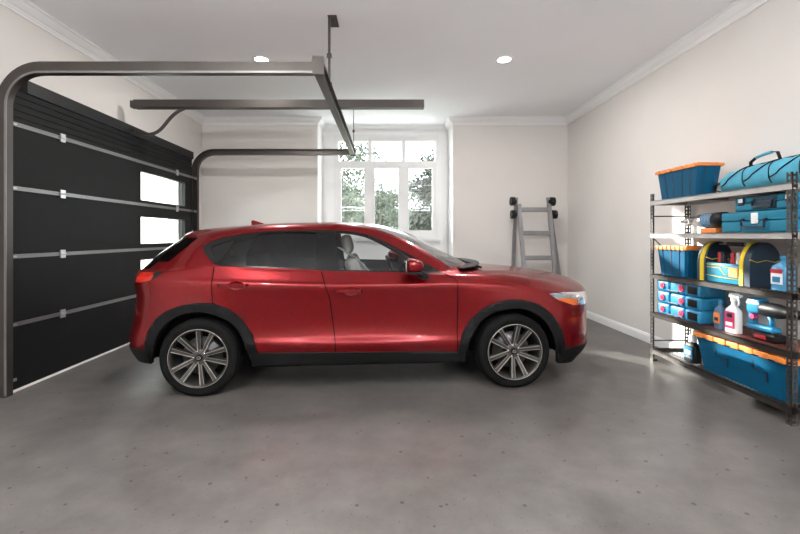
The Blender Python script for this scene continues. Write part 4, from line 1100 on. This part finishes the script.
# ------------------------------------------------------------------ outside
struct(MB().box((-40, BY+T+.02, -.75), (40, 70, -.7), 0).box((-9, BY+T+.02, -.72), (9, 13.5, -.69), 1).prism([(18, -.71), (30, 1.9), (68, 2.4), (68, -.71)], 80, 'x', -40, 0).box((-40, -40, -.32), (XL-T-.02, BY+T+.02, -.30)).build('lawn', [M['grass'], mat('bounce_terrace', (.72, .70, .66), .9, var=.1, vscale=20)]), 'green lawn rising beyond an unseen pale terrace added for bounce light, outside the window', 'lawn')  # terrace is unseen, added to bounce light up to the ceiling
def tree(x, y, h, rw, n, seed, lm, label, z0=-.7, crown0=.3, ls=.09):
    rnd = random.Random(seed)
    t = thing('tree', label, 'tree', (x, y, z0), group=None)
    m = MB(); br = []
    tr = [(rnd.uniform(-.03, .03)*h*k/6, rnd.uniform(-.03, .03)*h*k/6, h*.9*k/6) for k in range(7)]
    m.tube(tr, [.022*h*(1-.14*k) for k in range(7)], n=8)
    tips = []
    for k in range(16):
        f = rnd.uniform(crown0, .95); p = Vector(tr[min(int(f*6), 6)]); a = rnd.uniform(0, 2*PI); l = rw*rnd.uniform(.5, 1)*(1-.4*abs(f-.55))
        q = p+Vector((math.cos(a)*l*.5, math.sin(a)*l*.5, l*.25)); r_ = p+Vector((math.cos(a)*l, math.sin(a)*l, l*rnd.uniform(.1, .6)))
        m.tube([p, q, r_], [.008*h*.6, .005*h*.6, .002*h], n=5); tips += [q, r_, (q+r_)/2]
        for j in range(2):
            w = q.lerp(r_, rnd.random())+Vector((rnd.uniform(-1, 1), rnd.uniform(-1, 1), rnd.uniform(0, 1)))*l*.35; m.tube([q, w], [.002*h, .001*h], n=4); tips.append(w)
    m.build('trunk', M['bark'], t)
    lv_ = MB(); vs = []; fs = []
    for k in range(n):
        c = rnd.choice(tips); s = rw*.22
        p = c+Vector((rnd.gauss(0, s), rnd.gauss(0, s), rnd.gauss(0, s*.8)))
        if p.z < .1: continue
        ax = Vector((rnd.uniform(-1, 1), rnd.uniform(-1, 1), rnd.uniform(-1, 1))).normalized(); b = ax.orthogonal().normalized(); sz = ls*rnd.uniform(.5, 1.2)
        o = len(vs); vs += [p-ax*sz, p+b*sz*.5, p+ax*sz, p-b*sz*.5]; fs.append([o, o+1, o+2, o+3])
    lv_.add(vs, fs); lv_.build('foliage', lm, t, recalc=False)
    return t
tree(-2.0, 14.5, 6.2, 1.6, 5000, 3, M['leaf'], 'slim loose tree seen through the leftmost casement', crown0=.2)
tree(-.3, 18.5, 5.4, 1.3, 3800, 5, M['leaf'], 'thin airy tree seen through the middle casement', crown0=.25)
tree(2.75, 23, 5.4, 1.7, 15000, 8, M['leaf2'], 'dense dark tree filling the right casement', z0=.3, crown0=.05, ls=.13)
tree(-3.2, 24, 3.6, 1.8, 9000, 12, M['leaf'], 'bushy green tree low in the leftmost casement', z0=.5, crown0=.05, ls=.13)
tree(-.8, 37.5, 2.7, 1.9, 9000, 13, M['leaf'], 'low green shrub rising behind the hedge in the middle casement', z0=1.95, crown0=.05, ls=.12)
tree(4.4, 38, 3.2, 2.0, 9000, 14, M['leaf2'], 'dark shrub behind the hedge in the right casement', z0=1.95, crown0=.05, ls=.12)
tree(7.2, 27, 4.4, 1.6, 5000, 15, M['leaf2'], 'tall dark bush beyond the right casement', z0=1.2, crown0=.05, ls=.12)
rnd = random.Random(31); vs = []; fs = []
for k in range(15000):
    p = Vector((rnd.uniform(-6, 7), 32.4+rnd.gauss(0, .35), 1.98+1.25*rnd.random()**.8+.12*math.sin(k)))
    ax = Vector((rnd.uniform(-1, 1), rnd.uniform(-1, 1), rnd.uniform(-1, 1))).normalized(); b_ = ax.orthogonal().normalized(); sz = .15*rnd.uniform(.6, 1.3)
    o = len(vs); vs += [p-ax*sz, p+b_*sz*.5, p+ax*sz, p-b_*sz*.5]; fs.append([o, o+1, o+2, o+3])
hg = thing('hedge', 'long low green hedge along the top of the lawn', 'hedge', (0, 0, 0))
MB().add(vs, fs).build('foliage', M['leaf'], hg, recalc=False)
hs = MB()
for k in range(14): hs.cyl((-5.6+k*.95, 32.4, 1.85), (-5.6+k*.95, 32.4, 2.6), .05, n=6)
hs.build('hedge_stems', M['bark'], hg)

# ------------------------------------------------------------------ light
struct(MB().box((-7.2, 4.5, -.3), (-7.0, 13.4, 5.4)).build('wall_outside', mat('render_wall', (.80, .76, .68), .9, var=.03)), 'pale rendered wall outside the garage door windows', 'wall')
w = bpy.data.worlds.new('sky'); bpy.context.scene.world = w; w.use_nodes = True
bg = w.node_tree.nodes['Background']; bg.inputs['Color'].default_value = (.93, .96, 1, 1); bg.inputs['Strength'].default_value = 9.0
s = bpy.data.lights.new('sun', 'SUN'); s.energy = 17; s.angle = R(.8); s.color = (1, .95, .87)
so = bpy.data.objects.new('sun', s); C.objects.link(so)
d = Vector((.595, -.804, -.357)).normalized(); so.rotation_euler = d.to_track_quat('-Z', 'Y').to_euler()
def portal(loc, rot, sx, sy):
    l = bpy.data.lights.new('daylight_portal', 'AREA'); l.shape = 'RECTANGLE'; l.size = sx; l.size_y = sy; l.cycles.is_portal = True
    o = bpy.data.objects.new('daylight_portal', l); C.objects.link(o); o.location = loc; o.rotation_euler = rot
portal((0, BY+.12, (WZ0+WZ1)/2), (R(-90), 0, 0), WX1-WX0, WZ1-WZ0)
portal((XD-.06, 5.88, 1.4), (0, R(-90), 0), 1.6, 1.2)

# ------------------------------------------------------------------ camera
cd = bpy.data.cameras.new('camera'); cam = bpy.data.objects.new('camera', cd); C.objects.link(cam)
cam.location = (0, 0, 1.3); cam.rotation_euler = (R(90), 0, 0)
cd.sensor_width = 36; cd.lens = 36*420/800; cd.shift_x = .01625; cd.shift_y = -.03875; cd.clip_start = .05; cd.clip_end = 200
sc = bpy.context.scene; sc.camera = cam
sc.view_settings.view_transform = 'Standard'; sc.view_settings.look = 'None'; sc.view_settings.gamma = 1
sc.view_settings.use_curve_mapping = False; sc.view_settings.exposure = .42
